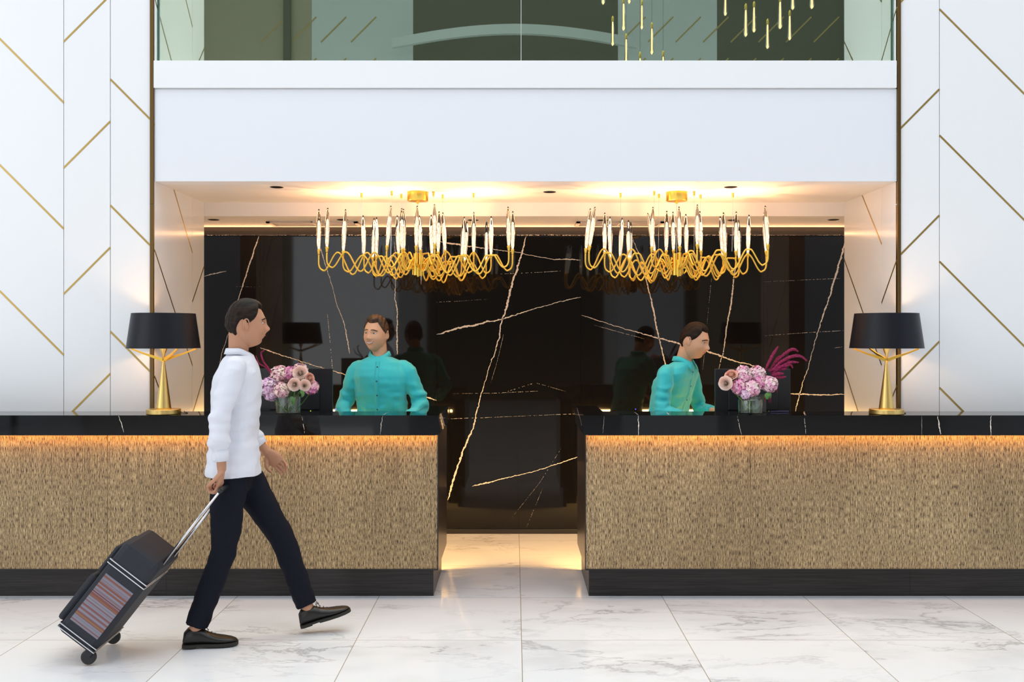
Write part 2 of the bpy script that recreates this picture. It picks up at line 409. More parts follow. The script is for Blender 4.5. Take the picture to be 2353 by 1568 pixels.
# continue the herringbone outwards from the last two columns
cols.append((sx(146.5), sz(236), sx(146.5)-.66, sz(236)+.66))
cols.append((sx(146.5)-.66, sz(386), sx(146.5)-1.32, sz(386)-.66))
xx = sx(146.5)-1.32; k = 1
while xx > -8.9:
    cols.append((xx, 1.2, xx-.66, 1.2+.66*k)); xx -= .66; k = -k
front_wall('wall_left', cols, sx(345), -9.2, XL, [(YS, X(1, 1)*0+2.2897*F/(CX-442), Z(575, 6.44), Z(575, 6.44)-(2.2897*F/(CX-442)-6.44)), (2.2897*F/(CX-442), YB, Z(693, 7.19), Z(693, 7.19)+(YB-2.2897*F/(CX-442)))], -1)
cols = [(sx(2069.5), sz(295), sx(2158.5), sz(205)), (sx(2158.5), sz(22-1), sx(2158.5)+.66, sz(21)-.66)]
xx = sx(2158.5)+.66; k = 1
while xx < 8.9:
    cols.append((xx, 1.2, xx+.66, 1.2+.66*k)); xx += .66; k = -k
yj = 2.4337*F/(2026-CX)
front_wall('wall_right', cols, sx(2069), 9.2, XR, [(YS, yj, Z(597, YS), Z(597, YS)-(yj-YS)), (yj, YB, Z(561, yj), Z(561, yj)+(YB-yj))], 1)
# bronze corner bars
for i, (a, b) in enumerate(((345.5, 354.5), (2061, 2069))):
    mb = MB()
    for z0, z1 in ((HC, Z(470, YS)), (Z(470, YS)+.002, WH)):
        mb.box((sx(a), YS-.012, z0), (sx(b), YS+.02, z1), 0)
    struct(mb.build('trim_%d' % (i+1), M['bronze'], bevel=.002))
# fascia beam with sill cap
mb = MB(); ft, fm, fb = Z(141, YS), Z(204.5, YS), ZC1
mb.box((XL+.001, YS, fb), (XR-.001, YS+.14, fm), 0)
mb.box((XL+.001, YS-.02, fm+.003), (XR-.008, YS+.16, ft), 1)
mb.box((XL+.001, YS+.005, fm-.001), (XR-.001, YS+.14, fm+.004), 2)
mb.box((XL+.001, YS+.14, ft-.06), (XR-.001, YB+.1, ft-.01), 0)
struct(mb.build('wall_upper', [M['paint'], M['cap'], M['gap']], bevel=.002))
# recess ceilings and bulkhead
mb = MB()
mb.box((XL, YS+.14, ZC1), (XR, YB+.001, ZC1+.1))
mb.box((XL-.7, YB, ZC2), (XR+.7, YB+.06, ZC1+.1))
mb.box((XL-.7, YB+.06, ZC2), (XR+.7, YM+.3, ZC2+.08))
struct(mb.build('ceiling', M['ceil']))
# back-of-house side walls behind the reveals
mb = MB(); mb.box((XL-.72, YB, 0), (XL-.62, YM+.3, ZC2)); struct(mb.build('wall_niche_left', M['paint']))
mb = MB(); mb.box((XR+.62, YB, 0), (XR+.72, YM+.3, ZC2)); struct(mb.build('wall_niche_right', M['paint']))

# black marble wall with its veins
mb = MB(); random.seed(4)
jx = [XL-.62, X(598, YM), X(1003.5, YM), X(1334.5, YM), X(1754, YM), XR+.62]
ptop, pbot = Z(541, YM), .038
for a, b in zip(jx[:-1], jx[1:]):
    mb.box((a+.0006, YM, pbot), (b-.0006, YM+.03, ptop), 0)
mb.box((jx[0], YM+.03, 0), (jx[-1], YM+.12, ZC2), 2)
mb.box((jx[0], YM-.006, ptop+.002), (jx[-1], YM+.06, ZC2-.001), 2)
def ribbon(mb, pts, w, Y, mi=1, jag=.5, brk=0, seed=1, axes='xz', off=-.0006):
    rnd = random.Random(seed); P2 = []
    for (x0, z0), (x1, z1) in zip(pts[:-1], pts[1:]):
        n = max(2, int(math.hypot(x1-x0, z1-z0)/.007))
        for i in range(n): P2.append((x0+(x1-x0)*i/n, z0+(z1-z0)*i/n))
    P2.append(pts[-1]); N = len(P2); ww = w
    L = []; Rr = []
    off2 = 0
    for i, (x, z) in enumerate(P2):
        a = P2[max(0, i-1)]; b = P2[min(N-1, i+1)]; dx, dz = b[0]-a[0], b[1]-a[1]; d = math.hypot(dx, dz) or 1
        nx, nz_ = -dz/d, dx/d
        off2 = off2*.72+rnd.uniform(-1, 1)*w*.19
        q = w*(.58+.30*math.sin(i*.03+seed))*rnd.uniform(1-jag, 1+jag)
        e = min(i, N-1-i); q *= min(1, .25+e*.08)
        L.append((x+nx*(off2+q/2), z+nz_*(off2+q/2))); Rr.append((x+nx*(off2-q/2), z+nz_*(off2-q/2)))
    def to3(p): return (p[0], Y+off, p[1]) if axes == 'xz' else ((p[0], p[1], Y-off) if axes == 'xy' else (Y+off, p[0], p[1]))
    vs = [to3(p) for p in L]+[to3(p) for p in Rr]
    fs = []
    for i in range(N-1):
        if brk and rnd.random() < brk: continue
        fs.append((i, i+1, N+i+1, N+i))
    mb.add(vs, fs, mi)
VE = [
 ([(595,543),(582,582),(566,629),(551,680),(537,724),(524,769),(510,813),(504,835)], 3.2, 0),
 ([(468,636),(492,629),(520,624)], 2.6, 0),
 ([(733,560),(748,612),(762,653),(775,704),(789,738),(799,785),(804,813)], 3.4, 0),
 ([(907,554),(909,646),(908,690),(912,711),(912,760),(913,815)], 3.2, 0),
 ([(971,554),(969,600),(968,655)], 2.6, .1),
 ([(1209,543),(1199,582),(1187,622),(1177,650),(1166,700),(1153,736),(1147,780),(1131,826),(1117,867),(1105,908),(1096,948),(1085,990),(1066,1030),(1054,1068),(1042,1102),(1029,1150)], 4.6, 0),
 ([(1003,769),(1050,755),(1100,745),(1122,739),(1155,733),(1185,724),(1240,706),(1290,693),(1334,682)], 4.2, 0),
 ([(1012,555),(1060,563),(1110,570),(1198,582),(1230,590),(1270,596),(1334,598)], 3.6, 0),
 ([(598,799),(640,814),(690,830),(740,846),(790,860),(850,880),(920,900),(983,914),(1003,921)], 4, 0),
 ([(1336,725),(1400,745),(1460,763),(1512,777),(1560,790),(1600,800),(1650,816),(1690,830),(1722,838),(1754,848)], 4, 0),
 ([(1452,545),(1470,588),(1480,625),(1497,690),(1510,760),(1520,800),(1537,880),(1553,948)], 3.4, 0),
 ([(1693,560),(1691,612),(1686,646),(1681,690),(1670,752),(1661,816),(1650,852)], 3.2, .06),
 ([(1942,555),(1937,575),(1910,673),(1886,741),(1869,799),(1852,860),(1839,901),(1827,948)], 4.2, 0),
 ([(1814,905),(1838,906),(1880,908),(1945,907)], 3.4, 0),
 ([(1085,1119),(1120,1110),(1180,1095),(1230,1083),(1270,1070),(1323,1053),(1334,1050)], 4.0, 0),
 ([(1158,765),(1150,800),(1140,840),(1128,880)], 1.4, .3),
 ([(1366,748),(1400,757),(1440,768),(1480,779)], 1.4, .3),
 ([(762,940),(765,860),(760,800),(752,720)], 1.0, .5), ([(1918,800),(1935,797)], 2, .1),
 ([(1150,630),(1220,627),(1290,623)], 1.0, .4), ([(1030,963),(1120,960),(1210,956),(1330,951)], 1.0, .4),
 ([(1003,695),(1060,692),(1120,688)], .8, .4), ([(1755,648),(1840,644),(1930,640)], 1.0, .4), ([(1755,772),(1850,765),(1938,760)], 1.0, .4),
 ([(1300,900),(1230,880),(1150,905)], .7, .6), ([(1290,1030),(1240,1110),(1172,1195)], .4, .5), ([(1209,1215),(1248,1120)], .4, .5),
 ([(1635,640),(1625,740),(1615,850)], .8, .5), ([(540,659),(598,660)], .8, .4), ([(1040,905),(1130,904),(1240,899)], .8, .4),
]
for i, (pts, wd, br) in enumerate(VE):
    ribbon(mb, [(X(a, YM), Z(b, YM)) for a, b in pts], wd*YM/F, YM, 1, .45, br, i+1)
ribbon(mb, [(jx[0]+.1, ptop+.001), (jx[-1]-.1, ptop+.001)], 1.5*YM/F, YM-.006, 1, .7, .35, 77)  # pale ribbon paints the glint along the slabs' top edge, not a vein
struct(mb.build('wall_back', [M['marble'], M['vein'], M['dark_gap']]))
mb = MB(); mb.box((jx[0], YM-.015, 0), (jx[-1], YM+.005, pbot-.001))
struct(mb.build('baseboard_back', M['edge'], bevel=.002))

area('cove_light', (0.07, YM-.03, ptop+.012), (5.6, .03), (R(180+40), 0, 0), 8, (1, .50, .22))

# upper glazing and the curtain behind it
mb = MB(); mb.box((XL-.01, YB+.02, ft), (XR+.01, YB+.06, WH)); struct(mb.build('wall_upper_back', M['olive']))
gx = [sx(358), sx(1197.5), sx(2056)]
for i in range(2):
    root = thing('window_%d' % (i+1), '', '', (0, 0, 0))
    del root['label']; del root['category']; struct(root)
    MB().box((gx[i]+.0025, YS+.05, ft-.01), (gx[i+1]-.0025, YS+.06, 7.2)).build('pane', M['glass'], root)
    e = MB().box((gx[0]-.006 if i == 0 else gx[2]-.003, YS+.048, ft), (gx[0]+.004 if i == 0 else gx[2]+.008, YS+.062, 7.2))
    e.build('edge_seal', mat('green_glass_edge', (.05, .12, .09), .2), root)
mb = MB(); mb.box((gx[1]-.002, YS+.049, ft), (gx[1]+.002, YS+.061, 7.2)); struct(mb.build('trim_3', mat('silicone', (.55, .58, .55), .4)))

# ------------------------------------------------------------------ the lobby behind the camera (seen in reflections)
mb = MB(); YR = -9.0
def rear(x0, x1, z0, z1, mi, dy=0): mb.box((x0, YR-.2, z0), (x1, YR+dy, z1), mi)
rear(-9.2, -5.6, 0, 9, 3); rear(-5.6, -4.4, 6.1, 9, 3); rear(-4.4, -2.9, 6.1, 9, 0); rear(-5.6, -2.9, 0, .2, 0)
rear(-5.0, -4.85, 5.9, 9, 2, .1); rear(-2.9, -2.2, 0, 9, 0)
rear(-2.2, 2.25, 0, 9, 2)
rear(2.25, 4.4, 6.0, 9, 0); rear(2.25, 2.6, 0, 6, 0); rear(4.3, 4.6, 0, 6, 2); rear(4.4, 9.2, 6, 9, 2); rear(4.6, 9.2, 0, 6, 3)
for i in range(12):
    xa = -5.5+i*.65 if i < 4 else 2.3+(i-4)*.6
    for k in range(-1, 2):
        mb.bar((xa, YR+.001, 7.1+k*.9), (xa+.55, YR+.001, 7.65+k*.9), .03, (0, 1, 0), .004, 1)
struct(mb.build('wall_rear', [M['balcony'], M['inlay'], M['darkroom'], M['column']]))
# curved balcony front on the upper floor
mb = MB(); ri = []
for i in range(25):
    x = -2.6+i*5.2/24; y = YR+.5+.6*math.cos((x)/2.6*PI/2); z = 7.74+.12*math.cos(x/2.6*PI/2)
    ri.append([(x, y, z), (x, y, z+.2), (x, y-.12, z+.2), (x, y-.12, z)])
mb.loft(ri); struct(mb.build('trim_4', M['balcony']))
mb = MB(); mb.box((9.0, -9.2, 0), (9.2, YS, 9)); struct(mb.build('wall_lobby_right', M['paint']))
mb = MB()
for y in range(-9, 7, 3): mb.box((-9.2, y-.12, 0), (-9.0, y+.12, 9))
mb.box((-9.2, -9.2, 0), (-9.0, YS, .3)); mb.box((-9.2, -9.2, 7.6), (-9.0, YS, 9)); mb.box((-9.2, -9.2, 3.9), (-9.0, YS, 4.2))
struct(mb.build('wall_lobby_left', M['paint']))

# pendants hanging in the lobby, mirrored by the upper glazing
PEND = [(1714,25,84),(1733,14,74),(1793,8,66),(1815,31,92),(1764,55,112),(1667,-30,36),(1822,-40,22),(1866,-42,20),(1850,-90,-30),
        (1433,26,70),(1475,15,67),(1408,62,105),(1439,98,146),(1498,75,125),(1524,134,190),(1471,138,195),(1446,-40,8),(1386,-48,10)]
PEND = sorted(p for p in PEND if p[2] > 3)
ORD = 'leftmost second third fourth fifth sixth seventh eighth ninth tenth eleventh twelfth thirteenth fourteenth fifteenth sixteenth seventeenth'.split()
pr = None
for i, (px, y0, y1) in enumerate(PEND):
    D = 12.2+.8*math.sin(i*2.3); z0, z1 = Z(y1, D), Z(y0, D); yy = 2*(YS+.05)-D
    o = thing('pendant_light', 'glass drop pendant light mirrored in the green upper glazing, %s' % (ORD[i]+('' if i == 0 else ' from the left') if i < len(PEND)-1 else 'rightmost'), 'pendant light', (X(px, D), yy, z0), group='drop pendants mirrored in the upper glazing')
    if pr is None:
        parts = []
        h = .31
        a = MB().lathe([(.004, 0), (.022, .012), (.026, .04), (.02, .12), (.014, h)], seg=12).mesh('pendant_glass', M['candle'], True)
        b = MB().lathe([(.003, .01), (.012, .02), (.008, .05), (.006, h-.01)], seg=10).mesh('bubble_rod', mat('pendant_glow', (1, .7, .4), .5, emis=(1, .55, .25), es=5), True)
        c = MB().lathe([(.015, h), (.015, h+.05), (.004, h+.07)], seg=12).mesh('pendant_cap', M['gold'], True)
        d = MB().tube([(0, 0, h+.06), (0, 0, 3.2)], .0015, 6).mesh('pendant_wire', M['edge'])
        pr = (a, b, c, d)
    for nm, me in zip(('pendant_glass', 'bubble_rod', 'pendant_cap', 'pendant_wire'), pr):
        q = link(nm, me, o)
        if nm == 'pendant_glass': q.visible_shadow = True

# ------------------------------------------------------------------ downlights and vents
dl = None
DL = [(636,430,1,'left'),(1263,441,1,'middle'),(1679,430,1,'right'),(491,505,2,''),(787,505,2,''),(1087,506,2,''),(1384,506,2,''),(1684,506,2,''),(1915,505,2,'')]
DN = ['Black recessed downlight in the front ceiling, above the far left','black recessed downlight in the front ceiling between the two chandeliers','black recessed downlight in the front ceiling, right of the right canopy',
      'black recessed downlight at the left end of the lower ceiling row','black recessed downlight in the lower ceiling, second from the left','black recessed downlight in the lower ceiling, behind the left chandelier right half',
      'black recessed downlight in the lower ceiling, behind the right chandelier left end','black recessed downlight in the lower ceiling, behind the right chandelier right half','black recessed downlight at the right end of the lower ceiling row']
for (px, py, c, _), nm in zip(DL, DN):
    zc = ZC1 if c == 1 else ZC2; Y = (zc-EYE)*F/(CY-py)
    o = thing('downlight', nm.lower(), 'downlight', (X(px, Y), Y, zc), group='recessed ceiling downlights')
    if dl is None:
        dl = (MB().lathe([(.043, .0), (.043, -.003), (.038, -.003), (.036, .0)], seg=28, cap=False).mesh('trim_ring', M['edge'], True),
              MB().lathe([(.001, -.0008), (.037, -.0008), (.037, -.0002)], seg=28).mesh('lens', M['lens']))
    link('trim_ring', dl[0], o); link('lens', dl[1], o)
for px0, px1, lab in ((610, 821, 'linear air vent in the lower ceiling beside the left chandelier'), (1325, 1527, 'linear air vent in the lower ceiling behind the right chandelier')):
    Y0, Y1 = (ZC2-EYE)*F/(CY-509), (ZC2-EYE)*F/(CY-517.5); x0, x1 = X(px0, 7.8), X(px1, 7.8)
    o = thing('air_vent', lab, 'air vent', ((x0+x1)/2, (Y0+Y1)/2, ZC2), group='linear ceiling air vents')
    w2, d2 = (x1-x0)/2, (Y1-Y0)/2
    fr = MB()
    fr.box((-w2, -d2, -.012), (w2, -d2+.03, 0)); fr.box((-w2, d2-.03, -.012), (w2, d2, 0)); fr.box((-w2, -d2, -.012), (-w2+.03, d2, 0)); fr.box((w2-.03, -d2, -.012), (w2, d2, 0))
    fr.box((-.006, -d2, -.010), (.006, d2, 0)); fr.build('frame', M['vent'], o)
    g = MB().box((-w2+.03, -d2+.03, -.003), (w2-.03, d2-.03, -.0005), 1)
    for k in range(4):
        y = -d2+.06+k*(2*d2-.12)/3; g.box((-w2+.03, y-.008, -.009), (w2-.03, y+.008, -.003), 0)
    g.build('grille', [M['vent'], M['lens']], o)

# ------------------------------------------------------------------ reception desks
def desk(side, xe, xk, xp, joints, sjoint, kjoint, veins, label):
    root = thing('reception_desk', label, 'reception desk', (0, 0, 0), group='reception desks')
    xo = side*4.6
    def bx(mb, x0, y0, z0, x1, y1, z1, mi=0): mb.box((min(x0, x1), y0, z0), (max(x0, x1), y1, z1), mi)
    mb = MB()
    bx(mb, xe, YC, HS, sjoint, 6.432, HC); bx(mb, sjoint+side*.0008, YC, HS, xo, 6.432, HC)
    v = mb
    for i, (kind, pts, wd, br) in enumerate(veins):
        if kind == 'f': ribbon(v, [(X(a, YC), Z(b, YC)) for a, b in pts], wd*YC/F, YC, 1, .4, br, i+3)
        elif kind == 't': ribbon(v, [(X(a, (HC-EYE)*F/(CY-b)), (HC-EYE)*F/(CY-b)) for a, b in pts], wd*YC/F, HC, 1, .4, br, i+9, 'xy')
        elif kind == 'e':
            ribbon(v, [((xe)*F/(a-CX), Z(b, xe*F/(a-CX))) for a, b in pts], wd*YC/F*1.6, xe, 1, .4, br, i+5, 'yz', -side*.0006)
    v.build('stone_top', [M['marble'], M['vein']], root)
    q = MB(); bx(q, xe, 6.4321, HS, xe+side*.145, 6.944, HC); q.build('return_top', M['marble'], root)
    for a, b in zip([xp]+joints, joints+[xo]):
        q = MB(); bx(q, a+side*.0014, YP, .188, b-side*.0008, YP+.02, HS-.001); q.build('front_panel', M['grass'], root)
    q = MB(); bx(q, xp, YP-.004, .184, xo, YP+.03, .1885); bx(q, xp-side*.0045, YP-.004, .184, xp+side*.0014, YP+.03, HS)
    q.build('panel_edge', M['edge'], root)
    q = MB(); bx(q, xp-side*.003, YP+.03, .184, xp+side*.02, 6.93, HS-.001); q.build('end_panel', M['bronzepanel'], root)
    q = MB(); bx(q, xk, YK, 0, kjoint, YK+.03, .184); bx(q, kjoint+side*.001, YK, 0, xo, YK+.03, .184); bx(q, xk, YK+.0301, 0, xk+side*.03, 6.93, .184)
    bx(q, xp, YP+.02, .175, xo, YK+.04, .184); q.build('plinth', M['kick'], root)
    q = MB(); bx(q, xp+side*.02, YP+.03, .184, xo, YK+.05, HS-.001); q.build('carcass', M['black'], root)
    q = MB(); bx(q, xe+side*.145, 6.2951, .90, side*2.25, 6.74, .93); bx(q, side*2.2, 6.3, 0, side*2.23, 6.72, .90); bx(q, xe+side*.16, 6.3, 0, xe+side*.18, 6.72, .90)
    q.build('work_surface', M['black'], root, bevel=.002)
    q = MB(); bx(q, xp+side*.01, YC+.008, HS-.003, xo, YC+.014, HS-.0002); q.build('light_strip', M['edge'], root)
    area('work_surface_light', (side*1.35, 6.70, .885), (1.5, .04), (R(34), 0, 0), 74, (1, .56, .17))
    xm = (xp+side*3.4)/2
    area('desk_strip_light', (xm, YC+.012, HS-.005), (abs(3.4-abs(xp)), .008), (R(16), 0, 0), 4.2, (1, .42, .05))
    return root
lv = [('f', [(273,956),(278,970),(280,980),(284,994)], 4, 0), ('f', [(880,956),(876,975),(873,999)], 4.5, 0), ('t', [(895,947),(885,951),(880,954.6)], 3.2, 0),
      ('e', [(1013,951),(1017,962),(1020,972),(1023,981)], 4, 0), ('f', [(694,958),(698,980),(700,996)], 1.5, .3), ('t', [(150,948),(230,950),(300,954)], 1.3, .2)]
rv = [('f', [(1467,956),(1467,975),(1466,1001)], 4.2, 0), ('t', [(1457,948),(1463,951),(1467,954.8)], 3.4, 0), ('f', [(1388,957),(1387,975),(1385,996)], 1.8, .15),
      ('f', [(1694,957),(1698,972),(1700,985),(1704,1000)], 2.0, .3), ('f', [(1848,956),(1850,975),(1852,1000)], 1.3, .3), ('f', [(2155,957),(2158,975),(2163,998)], 4.2, 0),
      ('f', [(2278,956),(2276,975),(2278,1001)], 4.4, 0), ('t', [(2110,948),(2135,950),(2156,954.8)], 1.8, .1), ('t', [(2248,948),(2262,950),(2278,954.8)], 2.2, 0),
      ('t', [(1846,948),(1850,954)], 2.5, 0), ('t', [(1533,948),(1537,954)], 2.5, 0), ('e', [(1326,938),(1329,950),(1333,962),(1337,979)], 2.6, 0), ('f', [(2118,956),(2118,1001)], .8, 0)]
desk(-1, X(1008, YC), X(996, YK), X(1005.5, YP), [X(625, YP), X(247, YP), X(-150, YP)], X(41, YC), X(382, YK), lv,
     'left reception desk with black marble top and gold grasscloth panels, smiling receptionist behind it')
desk(1, X(1341, YC), X(1353, YK), X(1346, YP), [X(1724, YP), X(2102, YP), X(2480, YP)], X(2118.5, YC), X(2091, YK), rv,
     'right reception desk with black marble top and gold grasscloth panels, amaranth bouquet standing on it')

# ------------------------------------------------------------------ table lamps
def lamp(px, label, flip, third):
    Y = 6.222; s = Y/F; c = (X(px, Y), Y, HC)
    o = thing('table_lamp', label, 'lamp', c, group='gold table lamps with black drum shades')
    MB().lathe([(.1, 0), (.103, .003), (.103, .028), (.1, .031), (.02, .033)], seg=56).build('base', M['gold2'], o, True); autosmooth(bpy.context.scene.objects[o.children[-1].name])
    zt = lambda py: Z(py, Y)-HC
    MB().lathe([(.046, .031), (.0445, .04), (.0085, zt(834)), (.0075, zt(829))], seg=40).build('cone_stem', M['gold2'], o, True)
    q = MB(); zj = zt(828); ze = zt(800.5)
    for a in (R(180), R(0), third):
        d = Vector((math.cos(a), math.sin(a), 0)); e = d*.198; n = d.cross(Vector((0, 0, 1)))
        pts = [(.004, zj+.012, zj-.028+.018), (.06, zj+.038, zj+.006), (.13, zj+.058, zj+.038), (.198, ze+.0005, ze-.010)]
        pts = [(.002, zj+.010, zj-.012), (.05, zj+.026, zj+.008), (.12, zj+.045, zj+.034), (.197, ze+.001, ze-.009)]
        rg = []
        for r, z1, z0 in pts:
            t = .0045; b = d*r
            rg.append([b+n*t+Vector((0, 0, z0)), b-n*t+Vector((0, 0, z0)), b-n*t+Vector((0, 0, z1)), b+n*t+Vector((0, 0, z1))])
        q.loft(rg)
        q.tube([d*.197+Vector((0, 0, ze-.01)), d*.197+Vector((0, 0, ze+.008))], .004, 8)
    q.build('shade_arms', M['gold'], o)
    sk = MB().lathe([(.0075, zt(829)), (.0078, zt(814)), (.014, zt(811)), (.0215, zt(802)), (.0228, zt(794))], seg=28).build('bulb_socket', M['gold2'], o, True)
    MB().ball((0, 0, zt(782)), .03, 20, 12).build('bulb', M['bulb'], sk, True)
    sh = MB(); zb, zz = zt(800.5), zt(720.5); rb, rt = .2185, .1885
    sh.lathe([(rb, zb), (rt, zz)], seg=72, mi=0, cap=False); sh.lathe([(rb-.003, zb), (rt-.003, zz)], seg=72, mi=1, cap=False)
    for (r, z) in ((rb, zb), (rt, zz)): sh.lathe([(r-.004, z), (r+.0006, z), (r+.0006, z+(.004 if z == zb else -.004))], seg=72, mi=0, cap=False)
    m = sh.mesh('lamp_shade', [M['shade'], M['shadein']], True); q = link('lamp_shade', m, o)
    point('lamp_light', (0, 0, zt(765)), 3.8, (1, .62, .30), .03, o)
    cd = MB().tube(catmull([(.1, .03, .004), (.125, .02, .003), (.13, .06, .003), (.10, .10, .003), (.06, .205, .003)], 5), .002, 6).build('power_cord', M['black'], o, True)
    return o
lamp(376, 'gold cone table lamp with black shade on the left desk', 0, R(-48))
lamp(2037, 'gold cone table lamp with black shade on the right desk', 0, R(100))

# ------------------------------------------------------------------ chandeliers
def chandelier(cxp, ox, k, cand, hooks, label, seed):
    rnd = random.Random(seed); Yc = 6.92; cx = X(cxp, Yc)
    root = thing('chandelier', label, 'chandelier', (cx, Yc, ZC1), group='brass chandeliers of crystal candles')
    O = Vector((cx, Yc, ZC1))
    cn = MB().lathe([(.0725, 0), (.0725, -.058), (.070, -.061), (.009, -.061), (.009, -.078), (.004, -.08)], seg=48).build('canopy', M['gold'], root, True); autosmooth(cn)
    hz = Z(608, Yc)-ZC1
    hb = MB()
    for (a, b, r, z0, z1) in ((-.012, -.01, .016, -.075, .075), (.018, .0, .014, -.08, .08), (.0, .02, .013, -.06, .06), (-.034, .01, .006, -.07, .05), (.036, .012, .006, -.07, .05), (.004, -.022, .007, -.085, .0)):
        hb.tube([(a, b, hz+z0), (a, b, hz+z1)], r, 16)
    hub = hb.build('hub', M['gold'], root, True); autosmooth(hub)
    MB().tube([(0, 0, -.07), (0, 0, hz+.07)], .002, 6).build('suspension_wire', M['chrome'], root)
    for (hx, hy, ex, ey) in hooks:
        Y = .9884*F/(CY-hy)
        Y = Yc+(Y-Yc)*1.0; p = P(hx, hy, Y)-O; p.z = 0
        hk = MB().lathe([(.009, 0), (.009, -.006), (.0075, -.008), (.0075, -.028), (.003, -.036)], c=p, seg=14).build('ceiling_hook', M['gold'], root, True)
        e = P(ex, ey, Y)-O
        MB().tube([p+Vector((0, 0, -.03)), e], .0013, 5).build('wire', M['chrome'], hk)
    for dx, dy in ((-.46, .02), (-.16, -.10), (.16, .10), (.46, -.02)):
        u = area('chandelier_uplight', (dx, dy, hz+.16), (.09, .09), (R(180), 0, 0), 5.6, (1, .50, .22)); u.parent = root
    for i, (tx, ty, bx, by) in enumerate(cand):
        tpx, tpy = ox+tx/k, 420+ty/k; bpx, bpy_ = ox+bx/k, 420+by/k
        Yd = (2.463-EYE)*F/(CY-tpy); Y = Yc+.62*(Yd-Yc)
        t = P(tpx, tpy, Y)-O; b = P(bpx, bpy_, Y)-O; ax = (t-b); L = ax.length
        # arm
        r = Vector((b.x, b.y)); Rr = r.length; dr = r.normalized() if Rr > .01 else Vector((1, 0))
        sock0 = b-ax.normalized()*.036
        zv = sock0.z-.100+rnd.uniform(-.008, .008); A = rnd.uniform(.10, .14); lam = rnd.uniform(.192, .204)
        pts = []; n = max(8, int((Rr)/.009)); x0 = Vector((sock0.x, sock0.y)); R0 = x0.length; A *= min(1, .25+R0/.3); lam = max(lam, R0-.03) if R0 < .34 else lam; d0 = x0/R0 if R0 > .01 else dr
        pts.append(sock0); pts.append(Vector((x0.x, x0.y, sock0.z-.02))); 
        for dd, dz in ((0, .05), (.003, .028), (.012, .010), (.026, .001)):
            if dd < R0: q = x0-d0*dd; pts.append(Vector((q.x, q.y, zv+dz)))
        d = .036; N = 0; hubz = hz+rnd.uniform(-.05, .045)
        Q = []
        while d < R0-.022:
            z = zv+A*(1-math.cos(2*PI*(d-.030)/lam))/2
            z -= .035*min(1, d/.3)*(.5+.5*math.cos(2*PI*(d-.030)/lam)); z = z+(hubz-z)*sst(R0-.10, R0-.02, d)
            z = min(z, hubz+.10); q = x0-d0*d; Q.append(Vector((q.x, q.y, z))); d += .009
        pts += Q
        q = x0-d0*max(0, R0-.012); pts.append(Vector((q.x, q.y, hubz)))
        pts = catmull(pts, 2)
        arm = MB().tube(pts, .0057, 10).build('arm', M['gold'], root, True)
        u = ax.normalized()
        sk = MB().lathe([(.0062, -.036), (.0075, -.030), (.0112, -.006), (.0115, .002), (.003, .002)], c=b, seg=16, axis=u).build('socket', M['gold'], arm, True)
        prof = [(.0100, 0), (.0118, L*.10), (.0145, L*.30), (.0162, L*.48), (.0158, L*.60), (.0132, L*.75), (.0098, L*.87), (.0070, L*.94), (.0046, L*.98), (.0024, L*.996), (.0004, L)]
        MB().lathe(prof, c=b, seg=18, axis=u).build('glass_candle', M['candle'], arm, True)
        MB().lathe([(.003, .004), (.0066, .008), (.0074, L*.3), (.0072, L*.62), (.0055, L*.69), (.002, L*.715)], c=b, seg=12, axis=u).build('bubble_rod', M['rod'], arm, True)
CA = [(148,272,147,697),(240,260,232,672),(426,274,402,710),(608,338,617,742),(722,366,708,778),(748,358,745,762),(898,236,858,656),(962,338,977,738),(1010,262,1014,690),(1028,270,1032,690),
      (1170,238,1160,660),(1194,340,1203,700),(1316,332,1322,736),(1350,220,1352,640),(1398,296,1388,720),(1436,306,1460,706),(1660,352,1634,772),(1688,400,1664,810),(1758,302,1758,722),(1892,404,1888,800),
      (1940,346,1938,748),(2115,248,2122,660),(2164,294,2162,697)]
CB = [(180,288,130,742),(232,270,172,715),(342,332,340,785),(400,380,404,842),(538,394,515,832),(608,418,612,868),(634,438,626,880),(824,340,903,770),(884,268,870,730),(1040,314,1034,765),(1110,324,1115,760),
      (1178,266,1185,722),(1254,350,1262,788),(1384,242,1382,697),(1412,318,1425,768),(1642,376,1670,822),(1678,332,1700,790),(1822,322,1818,772),(1848,420,1855,848),(1966,358,1953,798),(2148,256,2176,700),(2136,330,2158,770)]
chandelier(960, 700, 4.525, CA, [(831,443.6,832,583),(900,439.2,898,600),(922,446,923,596),(996,440.5,995,590),(1017,447,1019,603),(1088,443.6,1087,583)],
           'left brass chandelier with wavy arms and glowing crystal candles, above the smiling receptionist', 3)
chandelier(1555, 1320, 4.902, CB, [(1426,443.6,1427,590),(1503,439.2,1502,600),(1514,446,1513,598),(1595,439.8,1595,591),(1609.5,447,1609,606),(1684,443.6,1682,578)],
           'right brass chandelier with wavy arms and glowing crystal candles, above the leaning receptionist', 8)

